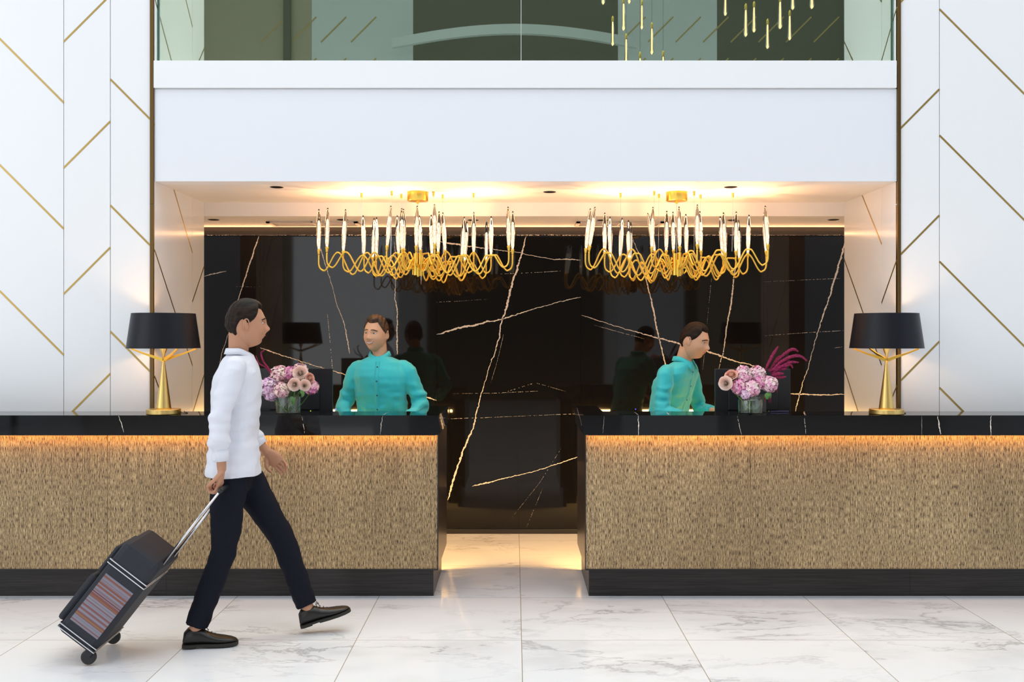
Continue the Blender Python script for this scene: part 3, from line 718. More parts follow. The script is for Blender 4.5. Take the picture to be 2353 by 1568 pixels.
# ------------------------------------------------------------------ monitors and small desk things
def monitor(x0, x1, ytop, yaw, label):
    Y = 6.62; xc = X((x0+x1)/2, Y); w2 = (X(x1, Y)-X(x0, Y))/2; zt = Z(ytop, Y)
    o = thing('computer_monitor', label, 'monitor', (xc, Y, .93), (0, 0, yaw), group='black computer monitors on the desks')
    h = zt-.93
    MB().box((-w2, -.012, h-.325), (w2, .014, h)).build('housing', M['black'], o, bevel=.003)
    MB().box((-w2+.012, .0142, h-.31), (w2-.012, .0152, h-.014)).build('screen', mat('screen_glow', (.02, .02, .03), .2, emis=(.55, .65, .8), es=.12), o)
    MB().box((-.16, -.022, h-.27), (.16, -.012, h-.10)).build('rear_cover', M['black'], o, bevel=.006)
    st = MB().box((-.03, -.035, 0), (.03, -.022, h-.15)).box((-.12, -.10, 0), (.12, .10, .012)); st.build('stand', M['black'], o, bevel=.003)
    MB().ball((w2*.42, -.0135, h-.278), .0022, 8, 6).build('status_light', M['greenled'], o)
monitor(592, 764, 847, R(3), 'black monitor seen from behind, beside the smiling receptionist')
monitor(1643, 1815, 848, R(-2), 'black monitor seen from behind, beside the leaning receptionist')
for px, lab in ((773, 'small black terminal with a blue light, left of the smiling receptionist'), (1459, 'small black terminal with a blue light, left of the leaning receptionist')):
    Y = 6.60; o = thing('card_terminal', lab, 'terminal', (X(px, Y), Y, .93), group='card terminals')
    MB().box((-.03, -.03, 0), (.03, .03, .178)).build('body', M['black'], o, bevel=.006)
    MB().ball((0, -.031, Z(940, Y)-.93), .0032, 8, 6).build('blue_light', M['blueled'], o)
Y = 6.345; o = thing('upright_panel', 'small dark grey upright panel standing behind the right vase', 'card holder', (X(1745, Y), Y, HC))  # thin dark grey panel upright on a small foot
MB().box((-.042, -.002, 0), (.042, .003, .112)).build('card', mat('grey_panel', (.10, .10, .11), .5), o, bevel=.001)
MB().box((-.042, -.02, 0), (.042, .02, .004)).build('foot', M['black'], o)
ph = tag(MB().tube(catmull([(X(1770, 6.36), 6.36, HC+.0045), (X(1790, 6.35), 6.35, HC+.006), (X(1812, 6.37), 6.37, HC+.0045)], 6), .003, 8).build('pen', mat('blue_pen', (.05, .06, .2), .3), smooth=True), 'dark blue pen lying on the right desk behind the amaranth bouquet', 'pen')

# ------------------------------------------------------------------ flowers
def vase(px, w, zt_px, label, shoulder):
    Y = 6.24; c = (X(px, Y), Y, HC); r = w*Y/F/2; h = Z(zt_px, Y)-HC
    o = thing('glass_vase', label, 'vase', c, group='clear glass vases')
    if shoulder: pr = [(r-.004, 0), (r, .004), (r, h-.022), (r-.004, h-.012), (r-.012, h-.006), (r-.012, h), (r-.0145, h), (r-.0145, h-.007), (r-.007, h-.014), (r-.003, h-.022), (r-.003, .008), (.002, .007)]
    else: pr = [(r-.003, 0), (r, .003), (r, h), (r-.003, h), (r-.003, .008), (.002, .007)]
    MB().lathe(pr, seg=56).build('glass', M['vase'], o, True); autosmooth(o.children[-1], 50)
    q = r-.0033
    MB().lathe([(q, .0083), (q, h*.62), (.001, h*.62)], seg=48).build('water', M['water'], o, True); autosmooth(o.children[-1], 50)
    return Vector(c), r, h
def hydrangea(c, r, m, base, seed, label, group):
    rnd = random.Random(seed); c = Vector(c); o = thing('hydrangea', label, 'flower', c, group=group)
    mb = MB(); n = int(46*(r/.022)**2)
    for i in range(n):
        z = 1-2*(i+.5)/n; a = i*2.39996+rnd.uniform(-.25, .25); s = math.sqrt(1-z*z)
        d = Vector((s*math.cos(a), s*math.sin(a)*.85, z)); d += Vector((rnd.uniform(-.15, .15) for _ in range(3))); d.normalize()
        p = d*r*(rnd.uniform(.84, 1.06)+.05*noise.noise(d*3+Vector((seed, 0, 0)))); u = d.orthogonal().normalized(); u = Quaternion(d, rnd.uniform(0, 6)) @ u
        L = rnd.uniform(.0095, .0130); d = (d+Vector((rnd.uniform(-.35, .35) for _ in range(3)))).normalized(); u = (u-d*u.dot(d)).normalized()
        for k in range(4):
            e = Quaternion(d, k*PI/2) @ u; f = d.cross(e)
            tp = rnd.uniform(-.0015, .004); mb.add([p, p+e*L*.45+f*L*.48+d*.0016, p+e*L*.9+f*L*.34+d*tp, p+e*L*1.08+d*tp, p+e*L*.9-f*L*.34+d*tp, p+e*L*.45-f*L*.48+d*.0016], [(0, 1, 2, 3), (0, 3, 4, 5)])
        mb.ball(p+d*.001, .0011, 5, 3)
    mb.build('florets', M[m], o)
    MB().ball((0, 0, 0), r*.80, 14, 10).build('flower_core', mat(m+'_core', tuple(x*.9 for x in M[m].node_tree.nodes['Principled BSDF'].inputs['Base Color'].default_value[:3]), .8), o, True)
    if base is not None:
        b = Vector(base)-c; MB().tube(catmull([(0, 0, -r*.6), b*.5+Vector((-b.x*.12, 0, 0)), b], 6), .0028, 7).build('stem', M['stem'], o, True)
def rose(c, r, face, base, seed, label, group, m='petalrose'):
    rnd = random.Random(seed); c = Vector(c); o = thing('rose', label, 'flower', c, group=group); q = Vector((0, 0, 1)).rotation_difference(Vector(face).normalized())
    mb = MB()
    for lay, (rr, hh, op, cnt) in enumerate(((.10, .60, .0, 2), (.19, .64, .02, 3), (.29, .66, .04, 3), (.40, .66, .08, 4), (.52, .64, .14, 4), (.66, .60, .22, 5), (.80, .52, .32, 5), (.92, .36, .46, 5), (1.02, .12, .60, 6))):
        for j in range(cnt):
            a0 = 2*PI*j/cnt+lay*.9+rnd.uniform(-.2, .2); wd = 2*PI/cnt*.82; g = []; N = 9; K = 7
            for v in range(K):
                t = v/(K-1)
                for u in range(N):
                    s = (u/(N-1)*2-1); a = a0+s*wd*(.55+.45*t)
                    rad = r*rr*(.35+.65*t**.7)+r*op*.35*max(0, t-.7)*3*(1-.4*s*s)
                    z = r*(-.55+(hh+.55)*t*(1-.16*s*s*t)) - r*op*.9*max(0, t-.75)*1.2
                    wv = r*.03*math.sin(5*s+lay+j)*t
                    g.append(q @ Vector(((rad+wv)*math.cos(a), (rad+wv)*math.sin(a), z)))
            mb.add(g, [(v*N+u, v*N+u+1, (v+1)*N+u+1, (v+1)*N+u) for v in range(K-1) for u in range(N-1)])
    mb.build('petals', M[m], o, True)
    MB().ball(q @ Vector((0, 0, r*.30)), (r*.07, r*.07, r*.20), 10, 8, rot=q).build('rose_heart', M['rosecore'], o, True)
    MB().ball(q @ Vector((0, 0, -r*.35)), (r*.38, r*.38, r*.3), 12, 8, rot=q).build('calyx', M['stem'], o, True)
    if base is not None:
        b = Vector(base)-c; s0 = q @ Vector((0, 0, -r*.55))
        MB().tube(catmull([s0, (s0+b)*.5, b], 6), .0026, 7).build('stem', M['stem'], o, True)
def leaf(pts, w, label, group):
    pts = [Vector(p) for p in pts]; c = pts[0].copy(); P2 = catmull([p-c for p in pts], 6); n = len(P2); vs = []; fs = []
    for i, p in enumerate(P2):
        t = i/(n-1); ww = w*math.sin(PI*min(1, t*1.0+.02))**.75; d = (P2[min(i+1, n-1)]-P2[max(i-1, 0)]).normalized(); s = d.cross(Vector((0, -1, .2))).normalized()
        vs += [p-s*ww/2+Vector((0, -.004, 0)), p, p+s*ww/2+Vector((0, -.004, 0))]
    for i in range(n-1):
        for j in range(2): fs.append((i*3+j, i*3+j+1, i*3+j+4, i*3+j+3))
    o = MB().add(vs, fs).build('green_leaf', M['leaf'], smooth=True); o.location = c
    s = o.modifiers.new('solid', 'SOLIDIFY'); s.thickness = .0008
    tag(o, label, 'leaf', group); return o
def plume(paths, label, seed, group=None):
    c = Vector(paths[0][0]); o = thing('amaranth_plume', label, 'flower', c, group=group); rnd = random.Random(seed)
    for (p, r0) in [(paths[0][1], paths[0][2])]+[(q[1], q[2]) for q in paths[1:]]:
        P2 = catmull([Vector(x)-c for x in p], 14); n = len(P2); mb = MB()
        mb.tube(P2, [r0*(.35+.65*math.sin(PI*(.12+.80*i/(n-1)))) for i in range(n)], 9)
        for i, x in enumerate(P2):
            rr = r0*(.35+.65*math.sin(PI*(.12+.80*i/(n-1))))
            for k in range(11):
                d = Vector((rnd.gauss(0, 1), rnd.gauss(0, 1), rnd.gauss(0, 1))).normalized(); mb.ball(x+d*rr*.95, rr*rnd.uniform(.26, .52), 5, 3)
        mb.build('flower_spike', M['amar'], o)
c, r, h = vase(662.5, 57, 912, 'clear cylinder vase holding the rose and hydrangea bouquet, near the walking man', False)
V6 = 6.24
def fp(px, py, dy=0): return P(px, py, V6+dy)
G1 = 'hydrangea heads of the left bouquet'; G2 = 'roses of the left bouquet'
def st(i): return c+Vector((.045*math.sin(i*2.1), .035*math.cos(i*1.7), .012))
for i, (px, py, dy, rr, m, lab) in enumerate([
    (617,890,-.02,.056,'hlilac','pale lilac hydrangea head at the left edge of the left bouquet'), (644,862,.02,.056,'hpeach','peach pink hydrangea head at the upper left of the left bouquet'),
    (647,897,-.05,.046,'hpeach','cream and pink hydrangea head hanging over the left vase rim'), (668,858,.0,.040,'hpink','bright pink hydrangea head between the peach head and the top rose'),
    (715,890,-.0,.044,'hpink','magenta pink hydrangea head at the right edge of the left bouquet'), (690,852,.05,.042,'hpeach','orange tinted hydrangea head behind the top rose of the left bouquet'),
    (622,908,-.03,.036,'hlilac','small lilac hydrangea head at the lower left of the left bouquet')]):
    hydrangea(fp(px, py, dy), rr, m, st(i), i+1, lab, G1)
for i, (px, py, dy, rr, f, lab, m) in enumerate([
    (690,857,-.045,.040,(.1,-1,.45),'cream pink open rose at the top of the left bouquet','petalrose'), (676,884,-.075,.035,(-.1,-1,.1),'cream pink open rose in the middle of the left bouquet','petalrose'),
    (700,886,-.070,.032,(.25,-1,.15),'oval pale pink rose beside the middle rose of the left bouquet','petalrose'), (712,869,-.035,.030,(.8,-.6,.3),'peach rose in side view at the right of the left bouquet','peach')]):
    rose(fp(px, py, dy), rr, f, st(i+9), i+1, lab, G2, m)
leaf([fp(669,911,-.06), fp(673,920,-.065), fp(676,932,-.06)], .028, 'green leaf pressed inside the left glass vase', None)
leaf([fp(690,897,-.08), fp(696,905,-.085), fp(693,914,-.08)], .024, 'green leaf over the right rim of the left vase', None)
plume([(fp(628,868,.05), [fp(630,872,.05), fp(618,848,.05), fp(606,832,.05), fp(600,812,.05), fp(607,806,.05)], .005), (0, [fp(630,872,.05), fp(612,846,.06), fp(596,836,.06), fp(588,818,.06)], .004)],
      'thin pink amaranth sprig at the upper left of the left bouquet, beside the walking man', 5)

c, r, h = vase(1724, 56, 912, 'clear shouldered vase holding the amaranth bouquet on the right desk', True)
G1 = 'hydrangea heads of the right bouquet'; G2 = 'roses of the right bouquet'
for i, (px, py, dy, rr, m, lab) in enumerate([
    (1709,862,.0,.053,'hpale','pink hydrangea head at the upper left of the right bouquet'), (1739,862,.02,.053,'hpale','pale peach pink hydrangea head at the top of the right bouquet'),
    (1699,889,-.03,.047,'hpink','magenta pink hydrangea head at the left of the right bouquet, under the roses'), (1728,893,-.05,.047,'hpale','pale pink hydrangea head at the bottom centre of the right bouquet'),
    (1768,883,-.01,.048,'hpale','round pale pink hydrangea head at the right edge of the right bouquet'), (1744,879,-.015,.038,'hpink','deep pink hydrangea head in the centre of the right bouquet'),
    (1713,905,-.05,.032,'hlilac','small lilac hydrangea head low on the left rim of the right vase')]):
    hydrangea(fp(px, py, dy), rr, m, st(i), i+21, lab, G1)
for i, (px, py, dy, rr, f, lab, m) in enumerate([
    (1667,881,-.05,.038,(-.55,-1,.1),'pale pink open rose at the far left of the right bouquet','petalrose'), (1680,862,-.03,.036,(-.35,-.6,.8),'peach rose in side view above the far left rose of the right bouquet','peach')]):
    rose(fp(px, py, dy), rr, f, st(i+9), i+11, lab, G2, m)
leaf([fp(1766,903,-.045), fp(1763,910,-.05), fp(1763,919,-.045)], .036, 'broad green leaf hanging right of the right vase', None)
leaf([fp(1769,902,-.04), fp(1770,909,-.045), fp(1769,917,-.04)], .014, 'narrow green leaf beside the broad leaf of the right vase', None)
def cp(l, dy): return [fp(1640+a/8.7125, 780+b/8.7125, dy) for a, b in l]
plume([(fp(1762,850,.04), cp([(1040,610),(1110,450),(1200,280),(1285,150)], .04), .0085)], 'upright crimson amaranth plume, the tallest of the right bouquet', 2, 'amaranth plumes of the right bouquet')
plume([(fp(1765,856,.06), cp([(1100,640),(1240,470),(1400,310),(1540,215),(1620,205),(1685,242)], .06), .0085), (0, cp([(1150,560),(1250,410),(1310,345),(1365,330)], .07), .005)], 'crimson amaranth plume arching right under the tallest plume', 3, 'amaranth plumes of the right bouquet')
plume([(fp(1770,858,.03), cp([(1150,650),(1290,500),(1460,385),(1640,330),(1760,350),(1860,430)], .03), .0085)], 'longest crimson amaranth plume drooping at the far right', 4, 'amaranth plumes of the right bouquet')
plume([(fp(1775,862,.02), cp([(1180,690),(1330,560),(1500,475),(1600,455),(1695,466)], .02), .0075), (0, cp([(1330,560),(1450,530),(1540,510),(1580,575)], .02), .006), (0, cp([(1200,600),(1330,500),(1430,440),(1520,430)], .05), .007)],
      'crimson amaranth plume pointing right below the longest plume', 6, 'amaranth plumes of the right bouquet')
plume([(fp(1778,868,.0), cp([(1160,700),(1260,620),(1400,590),(1460,570)], .03), .009), (0, cp([(1180,720),(1280,690),(1395,690)], -.01), .0085), (0, cp([(1200,740),(1300,760),(1440,755)], .0), .008), (0, cp([(1120,640),(1230,600),(1330,520)], .03), .010)],
      'short dense crimson amaranth plume against the right hydrangea', 7, 'amaranth plumes of the right bouquet')
plume([(fp(1768,908,.0), cp([(1120,1060),(1140,1150),(1138,1270)], .0), .0035), (0, cp([(1110,1070),(1108,1180),(1105,1270)], .0), .003), (0, cp([(1020,1120),(1022,1240)], .0), .0025), (0, cp([(1250,920),(1265,1000),(1270,1075)], .0), .003)],
      'thin crimson amaranth tassel hanging beside the right vase', 8, 'amaranth plumes of the right bouquet')

# ------------------------------------------------------------------ people
def baked(mb, voxel, smooth=6, disp=None):
    """one closed skin over the overlapping pieces, returned as mesh data"""
    me = mb.mesh('tmp', M['skin']); o = bpy.data.objects.new('tmp', me); COL.objects.link(o)
    bm = bmesh.new(); bm.from_mesh(me); bmesh.ops.recalc_face_normals(bm, faces=bm.faces); bm.to_mesh(me); bm.free()
    r = o.modifiers.new('r', 'REMESH'); r.mode = 'VOXEL'; r.voxel_size = voxel
    if smooth: q = o.modifiers.new('s', 'SMOOTH'); q.iterations = smooth; q.factor = .5
    dg = bpy.context.evaluated_depsgraph_get(); out = bpy.data.meshes.new_from_object(o.evaluated_get(dg))
    bpy.data.objects.remove(o); bpy.data.meshes.remove(me)
    if disp:
        N = [v.normal.copy() for v in out.vertices]
        for v, n in zip(out.vertices, N):
            v.co += n*disp(v.co, n)
    out.materials.clear(); out.polygons.foreach_set('use_smooth', [True]*len(out.polygons)); out.update()
    return out
def from_mesh(me): 
    return [v.co.copy() for v in me.vertices], [tuple(p.vertices) for p in me.polygons]

def head_point(U, t, hr=0):
    """U azimuth (0 = face, facing -y), t polar 0..pi from the crown; head-local metres, origin mid-head"""
    a, b, c = .0755, .098, .121
    z = c*math.cos(t); s = math.sin(t)
    if z < 0:
        k = -z/c; s = (1-k**3.2)**.5 if k < 1 else 0
    x = a*s*math.sin(U); y = -b*s*math.cos(U)
    if z < 0:
        k = -z/c
        x *= 1-.30*k**1.4
        if y > 0: y *= 1-.55*sst(.05, .8, k); 
        if y < 0: y *= 1-.06*k; x *= 1-.10*sst(.5, 1, k)
    else:
        x *= 1+.02*math.sin(PI*min(1, z/c)); 
        if y < 0: y *= 1-.04*sst(.3, 1, z/c)
    wf = sst(.02, .06, -y)
    ax = abs(x)
    d = 0.0
    d += .0045*gauss(z-.030, .009)*gauss(ax-.026, .020)          # brow
    d -= .0085*gauss(z-.010, .0105)*gauss(ax-.030, .0135)          # eye socket
    d += .0060*gauss(ax, .0075)*gauss(z-.012, .016)               # bridge
    d += .0235*gauss(ax, .0085+.004*sst(.0, -.03, z))*gauss(z+.020, .0125)   # nose tip
    d += .0065*gauss(ax-.0125, .005)*gauss(z+.027, .006)          # nostrils
    d += .0055*gauss(ax-.044, .014)*gauss(z+.026, .016)           # cheeks
    d -= .0030*gauss(ax-.034, .006)*gauss(z+.050, .016)           # smile lines
    d += .0050*gauss(ax, .026)*gauss(z+.055, .014)                # mouth mound
    d -= .0035*gauss(ax, .020)*gauss(z+.075, .006)
    d += .0080*gauss(ax, .018)*gauss(z+.096, .012)                # chin
    y -= d*wf
    x += .004*math.copysign(1, x)*gauss(z+.03, .02)*gauss(ax-.06, .015)*wf
    return Vector((x, y, z))
NU, NT = 120, 110
def head_grid():
    return [[head_point(-PI+2*PI*u/NU, PI*(t+.15)/(NT+.3)) for u in range(NU)] for t in range(NT+1)]
HG = head_grid()
def surf_y(x, z):
    best = None; bd = 1e9
    for row in HG:
        if abs(row[0].z-z) > .004: continue
        for p in row:
            if p.y < 0:
                d = (p.x-x)**2+(p.z-z)**2
                if d < bd: bd = d; best = p
    return best.y if best else -.09
def face_patch(out, nx=10, nz=5, off=.001):
    """out(s) -> (x, zlo, zhi) s in 0..1, laid on the face"""
    vs = []; fs = []
    for i in range(nx+1):
        x, z0, z1 = out(i/nx)
        for j in range(nz+1):
            z = z0+(z1-z0)*j/nz; bul = math.sin(PI*j/nz)*off*1.2*math.sin(PI*i/nx)
            vs.append(Vector((x, surf_y(x, z)-off*.4-bul, z)))
    for i in range(nx):
        for j in range(nz): fs.append((i*(nz+1)+j, (i+1)*(nz+1)+j, (i+1)*(nz+1)+j+1, i*(nz+1)+j+1))
    return vs, fs
def add_head(mb):
    k = NU; rings = HG
    mb.loft([list(r) for r in reversed(rings)], True)
    for sd in (-1, 1):                                            # ears
        q = Quaternion((0, 0, 1), sd*R(-18)) @ Quaternion((1, 0, 0), R(-8))
        mb.ball((sd*.076, .008, -.004), (.008, .018, .031), 14, 10, rot=q)
        mb.ball((sd*.074, .002, -.022), (.007, .010, .012), 10, 8, rot=q)
        rim = [Vector((sd*.083, .008+.016*math.cos(a)*.95, -.002+.028*math.sin(a))) for a in [R(d) for d in range(-60, 200, 20)]]
        mb.tube([p+Vector((sd*.002*math.sin(i), 0, 0)) for i, p in enumerate(rim)], .0032, 6, round_ends=True)
def hair_mesh(M4, mat_, parent, quiff, seed):
    vs = []; idx = {}; fs = []
    def line(U):
        u = abs(U)
        if u < .75: return .078-.004*math.cos(u*3)
        if u < 1.25: return .078-(u-.75)/.5*.058
        if u < 1.62: return .020-(u-1.25)/.37*.030
        if u < 1.85: return -.010+.030*sst(1.62, 1.85, u) 
        return .018-.088*sst(1.85, 2.5, u)
    for t in range(NT+1):
        for u in range(NU):
            U = -PI+2*PI*u/NU; p = HG[t][u]; dz = p.z-line(U)
            n = Vector((p.x/.0755**2, p.y/.098**2, p.z/.121**2)).normalized()
            f = sst(-.001, .018, dz)
            th = .007+.006*sst(.0, .12, p.z)+quiff*gauss(p.y+.06, .035)*gauss(p.z-.105, .03)*(1+.35*math.sin(p.x*40+1))
            st_ = .0022*noise.noise(Vector((p.x*90+p.y*35+seed, p.y*18, p.z*55)))+.0012*math.sin((p.x*1.2+p.y*.5)*230)
            off = -.003+(th+.003+st_)*f
            if dz > -.004: idx[(t, u)] = len(vs); vs.append(M4 @ (p+n*off))
    for t in range(NT):
        for u in range(NU):
            q = [(t, u), (t, (u+1) % NU), (t+1, (u+1) % NU), (t+1, u)]
            if all(k in idx for k in q): fs.append(tuple(idx[k] for k in q))
    if all((0, u) in idx for u in range(NU)): fs.append(tuple(idx[(0, u)] for u in range(NU)))
    return MB().add(vs, fs).build('hair', mat_, parent, True)
def face_parts(M4, parent, hairm, smile, skinm):
    def T(vs): return [M4 @ v for v in vs]
    for sd in (-1, 1):
        x = sd*.0300; z = .0095; y = surf_y(x, z)
        q = MB().add(*(lambda b: (T(b.v_), b.f))(_ball((x, y+.0045, z), (.0135, .0085, .0062 if smile else .007)))).build('eye', M['eyewhite'], parent, True)
        ix = x-.002 if smile else x
        MB().add(*(lambda b: (T(b.v_), b.f))(_ball((ix, y-.0025, z+.0003), (.0052, .0022, .0052)))).build('iris', M['iris'], q, True)
        vs, fs = face_patch(lambda s: (x+(s-.5)*.031, z+.0045*math.sin(PI*s)+.0015, z+.0045*math.sin(PI*s)+.0065), 10, 3, .0035)
        MB().add(T(vs), fs).build('upper_eyelid', skinm, parent, True)
        pts = [Vector((x+sd*(s-.5)*.040, 0, z+.0195+.0055*math.sin(PI*min(1, s*.9+.15))-.004*s)) for s in [i/8 for i in range(9)]]
        pts = [Vector((p.x, surf_y(p.x, p.z)+.0005, p.z)) for p in pts]
        MB().tube(T(pts), [(.0018+.0020*math.sin(PI*(i+1)/10)) for i in range(9)], 6).build('eyebrow', hairm, parent, True)
    w2 = .0300 if smile else .023; cz = -.0535; up = .0085 if smile else .001
    def curve(s): return up*(2*s-1)**2
    if smile:
        vs, fs = face_patch(lambda s: ((s-.5)*2*w2*.86, cz+curve(s)-.0085*math.sin(PI*s)**.7, cz+curve(s)+.0022*math.sin(PI*s)), 14, 4, .0022); MB().add(T(vs), fs).build('teeth', M['teeth'], parent, True)
        a, b = -.0088, .0022
    else: a = b = 0
    for nm, o1, th in (('upper_lip', b, .0026), ('lower_lip', a, .0034)):
        pts = []
        for i in range(13):
            s = i/12; x = (s-.5)*2*w2; z = cz+curve(s)+(o1+(th*.45 if nm == 'upper_lip' else -th*.45))*math.sin(PI*s)**.8; pts.append(Vector((x, surf_y(x, z)-.0004, z)))
        MB().tube(T(pts), [(.0006+th*.65*math.sin(PI*i/12), .0006+th*.8*math.sin(PI*i/12)) for i in range(13)], 8).build(nm, M['lip'], parent, True)
def _ball(c, r):
    b = MB().ball(c, r, 16, 10); b.v_ = [Vector(v) for v in b.v]; return b

def hand_mesh(wrist, d, n, side, curl, L=.088, thumb=.5):
    """d finger direction, n palm side, side +1/-1 where the thumb sits along s = d x n"""
    d = Vector(d).normalized(); n = Vector(n); n = (n-d*n.dot(d)).normalized(); s = d.cross(n)*side; w = Vector(wrist); mb = MB()
    rings = []
    for t, a, b in ((-.02, .024, .020), (0, .026, .018), (.03, .036, .016), (.06, .041, .0145), (.082, .040, .012), (.09, .034, .009)):
        c = w+d*t*L/.088+n*(.004*t/.09)
        rings.append([c+s*a*math.cos(2*PI*j/16)+n*b*math.sin(2*PI*j/16) for j in range(16)])
    mb.loft(rings)
    for i, (o, k, cc) in enumerate(((.029, .94, .95), (.010, 1.05, 1.0), (-.010, 1.0, 1.05), (-.028, .80, 1.15))):
        p = w+d*(L*.90-abs(o)*.12)+s*o; th = curl*.35*cc; pts = [p-d*.012, p]; 
        for q, l in enumerate((.042, .027, .021)):
            e = d*math.cos(th)+n*math.sin(th); p = p+e*l*k; pts.append(p); th += curl*cc
        mb.tube(catmull(pts, 3), [.0092-.0028*i2/(3*len(pts)-3) for i2 in range(3*(len(pts)-1)+1)], 10, round_ends=True)
    p = w+d*.022+s*.026; e1 = (d*.62+s*.62+n*.35).normalized(); e2 = (d*.85+s*(.35-thumb*.5)+n*(.35+thumb*.5)).normalized(); e3 = (d*.8-s*thumb*.7+n*(.3+thumb*.6)).normalized()
    mb.tube(catmull([p-e1*.015, p+e1*.02, p+e1*.040, p+e1*.040+e2*.030, p+e1*.040+e2*.030+e3*.024], 3), [.0125, .0125, .012, .0118, .0115, .011, .0108, .0105, .010, .0095, .009, .0085, .0078], 10, round_ends=True)
    return baked(mb, .0026, 2)

def person(label, loc, yaw, J, look, shirt, trouser_m, skinm, hairm, smile, sleeve, seed, quiff=.012, shoes=False, tuck=True, bulk=1.0, group=None, buttons=True):
    V = lambda k: Vector(J[k])
    root = thing('person', label, 'person', loc, (0, 0, yaw), group)
    pel, che, nek, hd = V('pelvis'), V('chest'), V('neck'), V('head')
    hM = Matrix.Translation(hd) @ Matrix.Rotation(look[0], 4, 'Z') @ Matrix.Rotation(look[1], 4, 'X') @ Matrix.Rotation(look[2], 4, 'Y') @ Matrix.Scale(J.get('hs', 1), 4)
    # continuous body: trunk, neck, arms, legs
    mb = MB()
    mb.tube([pel+Vector((0, 0, -.06)), pel, (pel+che)/2, che, nek+Vector((0, .005, -.06))], [(.13, .09), (.145, .10), (.13, .095), (.15, .10), (.07, .06)], 20, round_ends=True)
    hb = hM @ Vector((0, .030, -.03)); mb.tube([nek+Vector((0, .012, -.07)), nek+Vector((0, .008, 0)), (nek+hb)/2+Vector((0, .004, 0)), hb], [(.050, .046), (.052, .052), (.053, .055), (.054, .058)], 20, round_ends=True)
    for s in 'LR':
        sh, el, wr = V('sh'+s), V('el'+s), V('wr'+s)
        mb.tube([sh, (sh*2+el)/3, el, (el*2+wr)/3, wr], [.040, .038, .032, .030, .024], 12, round_ends=True)
        hp, kn, an = V('hip'+s), V('kn'+s), V('an'+s)
        mb.tube([hp, (hp+kn)/2, kn, (kn*2+an)/3, an], [.078, .068, .050, .047, .034], 12, round_ends=True)
    bm_ = baked(mb, .008, 5)
    body = MB(); vs, fs = from_mesh(bm_); body.add(vs, fs)
    hmb = MB(); add_head(hmb); body.add([hM @ Vector(v) for v in hmb.v], hmb.f)
    for s in 'LR':
        wr = V('wr'+s); a = V('hd'+s)-wr
        hm = hand_mesh(wr, a, J['pn'+s], (1 if s == 'L' else -1)*J.get('ts'+s, 1), J.get('curl'+s, .35), L=.088, thumb=J.get('th'+s, .3)); vs, fs = from_mesh(hm); body.add(vs, fs)
    me = body.mesh('body', skinm, True); link('body', me, root)
    face_parts(hM, root, hairm, smile, skinm); hair_mesh(hM, hairm, root, quiff, seed)
    # shirt
    def wr_(amp):
        def f(co, n):
            t = 0
            for s in 'LR':
                el, wq = V('el'+s), V('wr'+s)
                for q, w_ in ((el, .09), ((el+wq)/2, .10)):
                    t = max(t, math.exp(-(co-q).length_squared/(2*w_*w_)))
            b_ = math.exp(-((co.z-pel.z-.12)**2)/(2*.12**2))*.8
            p = Vector((co.x*7+seed, co.y*7, co.z*26)); g = noise.noise(p)*.6+noise.noise(Vector((co.x*16+co.z*12, co.y*12, co.z*10+seed)))*.5
            fold = -abs(noise.noise(Vector((co.x*5+co.z*7, co.y*6+seed, co.z*9-co.x*6))))
            return amp*(.25+.9*t+.5*b_)*(g)+amp*.9*(fold+.2)*(.5+t)
        return f
    mb = MB(); up = nek-che; ch2 = che+Vector((0, 0, .01))
    hem = pel+Vector((0, 0, -.02 if tuck else -.085)); hk = 0 if tuck else .016
    bk = bulk
    seq = [(hem, .168+hk, .120+hk*1.3), (pel, .166+hk*.6, .118+hk), (pel.lerp(che, .30), .158, .116), (pel.lerp(che, .6), .166, .122), (che.lerp(pel, .12), .182, .128), (ch2, .186, .126), (che.lerp(nek, .35), .178, .112), (che.lerp(nek, .60), .148, .092), (che.lerp(nek, .74), .106, .080), (che.lerp(nek, .84), .072, .066)]
    mb.loft([[Vector((c.x+bk*a*math.copysign(abs(math.cos(t))**.86, math.cos(t)), c.y+bk*b*math.copysign(abs(math.sin(t))**.9, math.sin(t)), c.z)) for t in [2*PI*j/28 for j in range(28)]] for c, a, b in seq])
    for s in 'LR':
        sh, el, wq = V('sh'+s), V('el'+s), V('wr'+s)
        inn = sh.lerp(che, .45); inn.z = sh.z+.004
        e = el.lerp(wq, sleeve)
        mb.tube(catmull([inn, sh, sh.lerp(el, .4), el, el.lerp(e, .5), e], 4), [x for x in _lerp([.050, .056*bk, .060*bk, .053, .048, .039], 4)], 18)
    sm = baked(mb, .0055, 4, wr_(.017)); sm.materials.append(shirt); so = link('shirt', sm, root)
    for s in 'LR':                                                   # cuffs
        el, wq = V('el'+s), V('wr'+s); e = el.lerp(wq, sleeve); d = (wq-el).normalized()
        MB().tube([e-d*.055, e-d*.03, e+d*.004], [.0405, .041, .040], 20).build('cuff', shirt, so, True)
    # collar
    cb = MB(); vs = []; fs = []; K = 34; cn = che.lerp(nek, .84)+Vector((0, .004, .004))
    for i in range(K+1):
        a = R(-90+9+342*i/K); f = min(i, K-i)/K; o = Vector((math.cos(a), math.sin(a), 0)); fr = max(0, -o.y); pt = 1-sst(0, .15, f)
        base = cn+Vector((o.x*.064, o.y*.062-.006*fr, -.012-.030*fr**1.5))
        top = cn+Vector((o.x*.060, o.y*.058-.010*fr, .034-.036*fr**1.5))
        out = top+Vector((o.x*.009, o.y*.009, -.003))
        low = cn+Vector((o.x*.080+math.copysign(.026, o.x)*pt, o.y*.076-.024*pt, .002-.030*fr**1.5-.036*pt))
        vs += [base, top, out, low]
    for i in range(K):
        for j in range(3): fs.append((i*4+j, i*4+j+1, i*4+j+5, i*4+j+4))
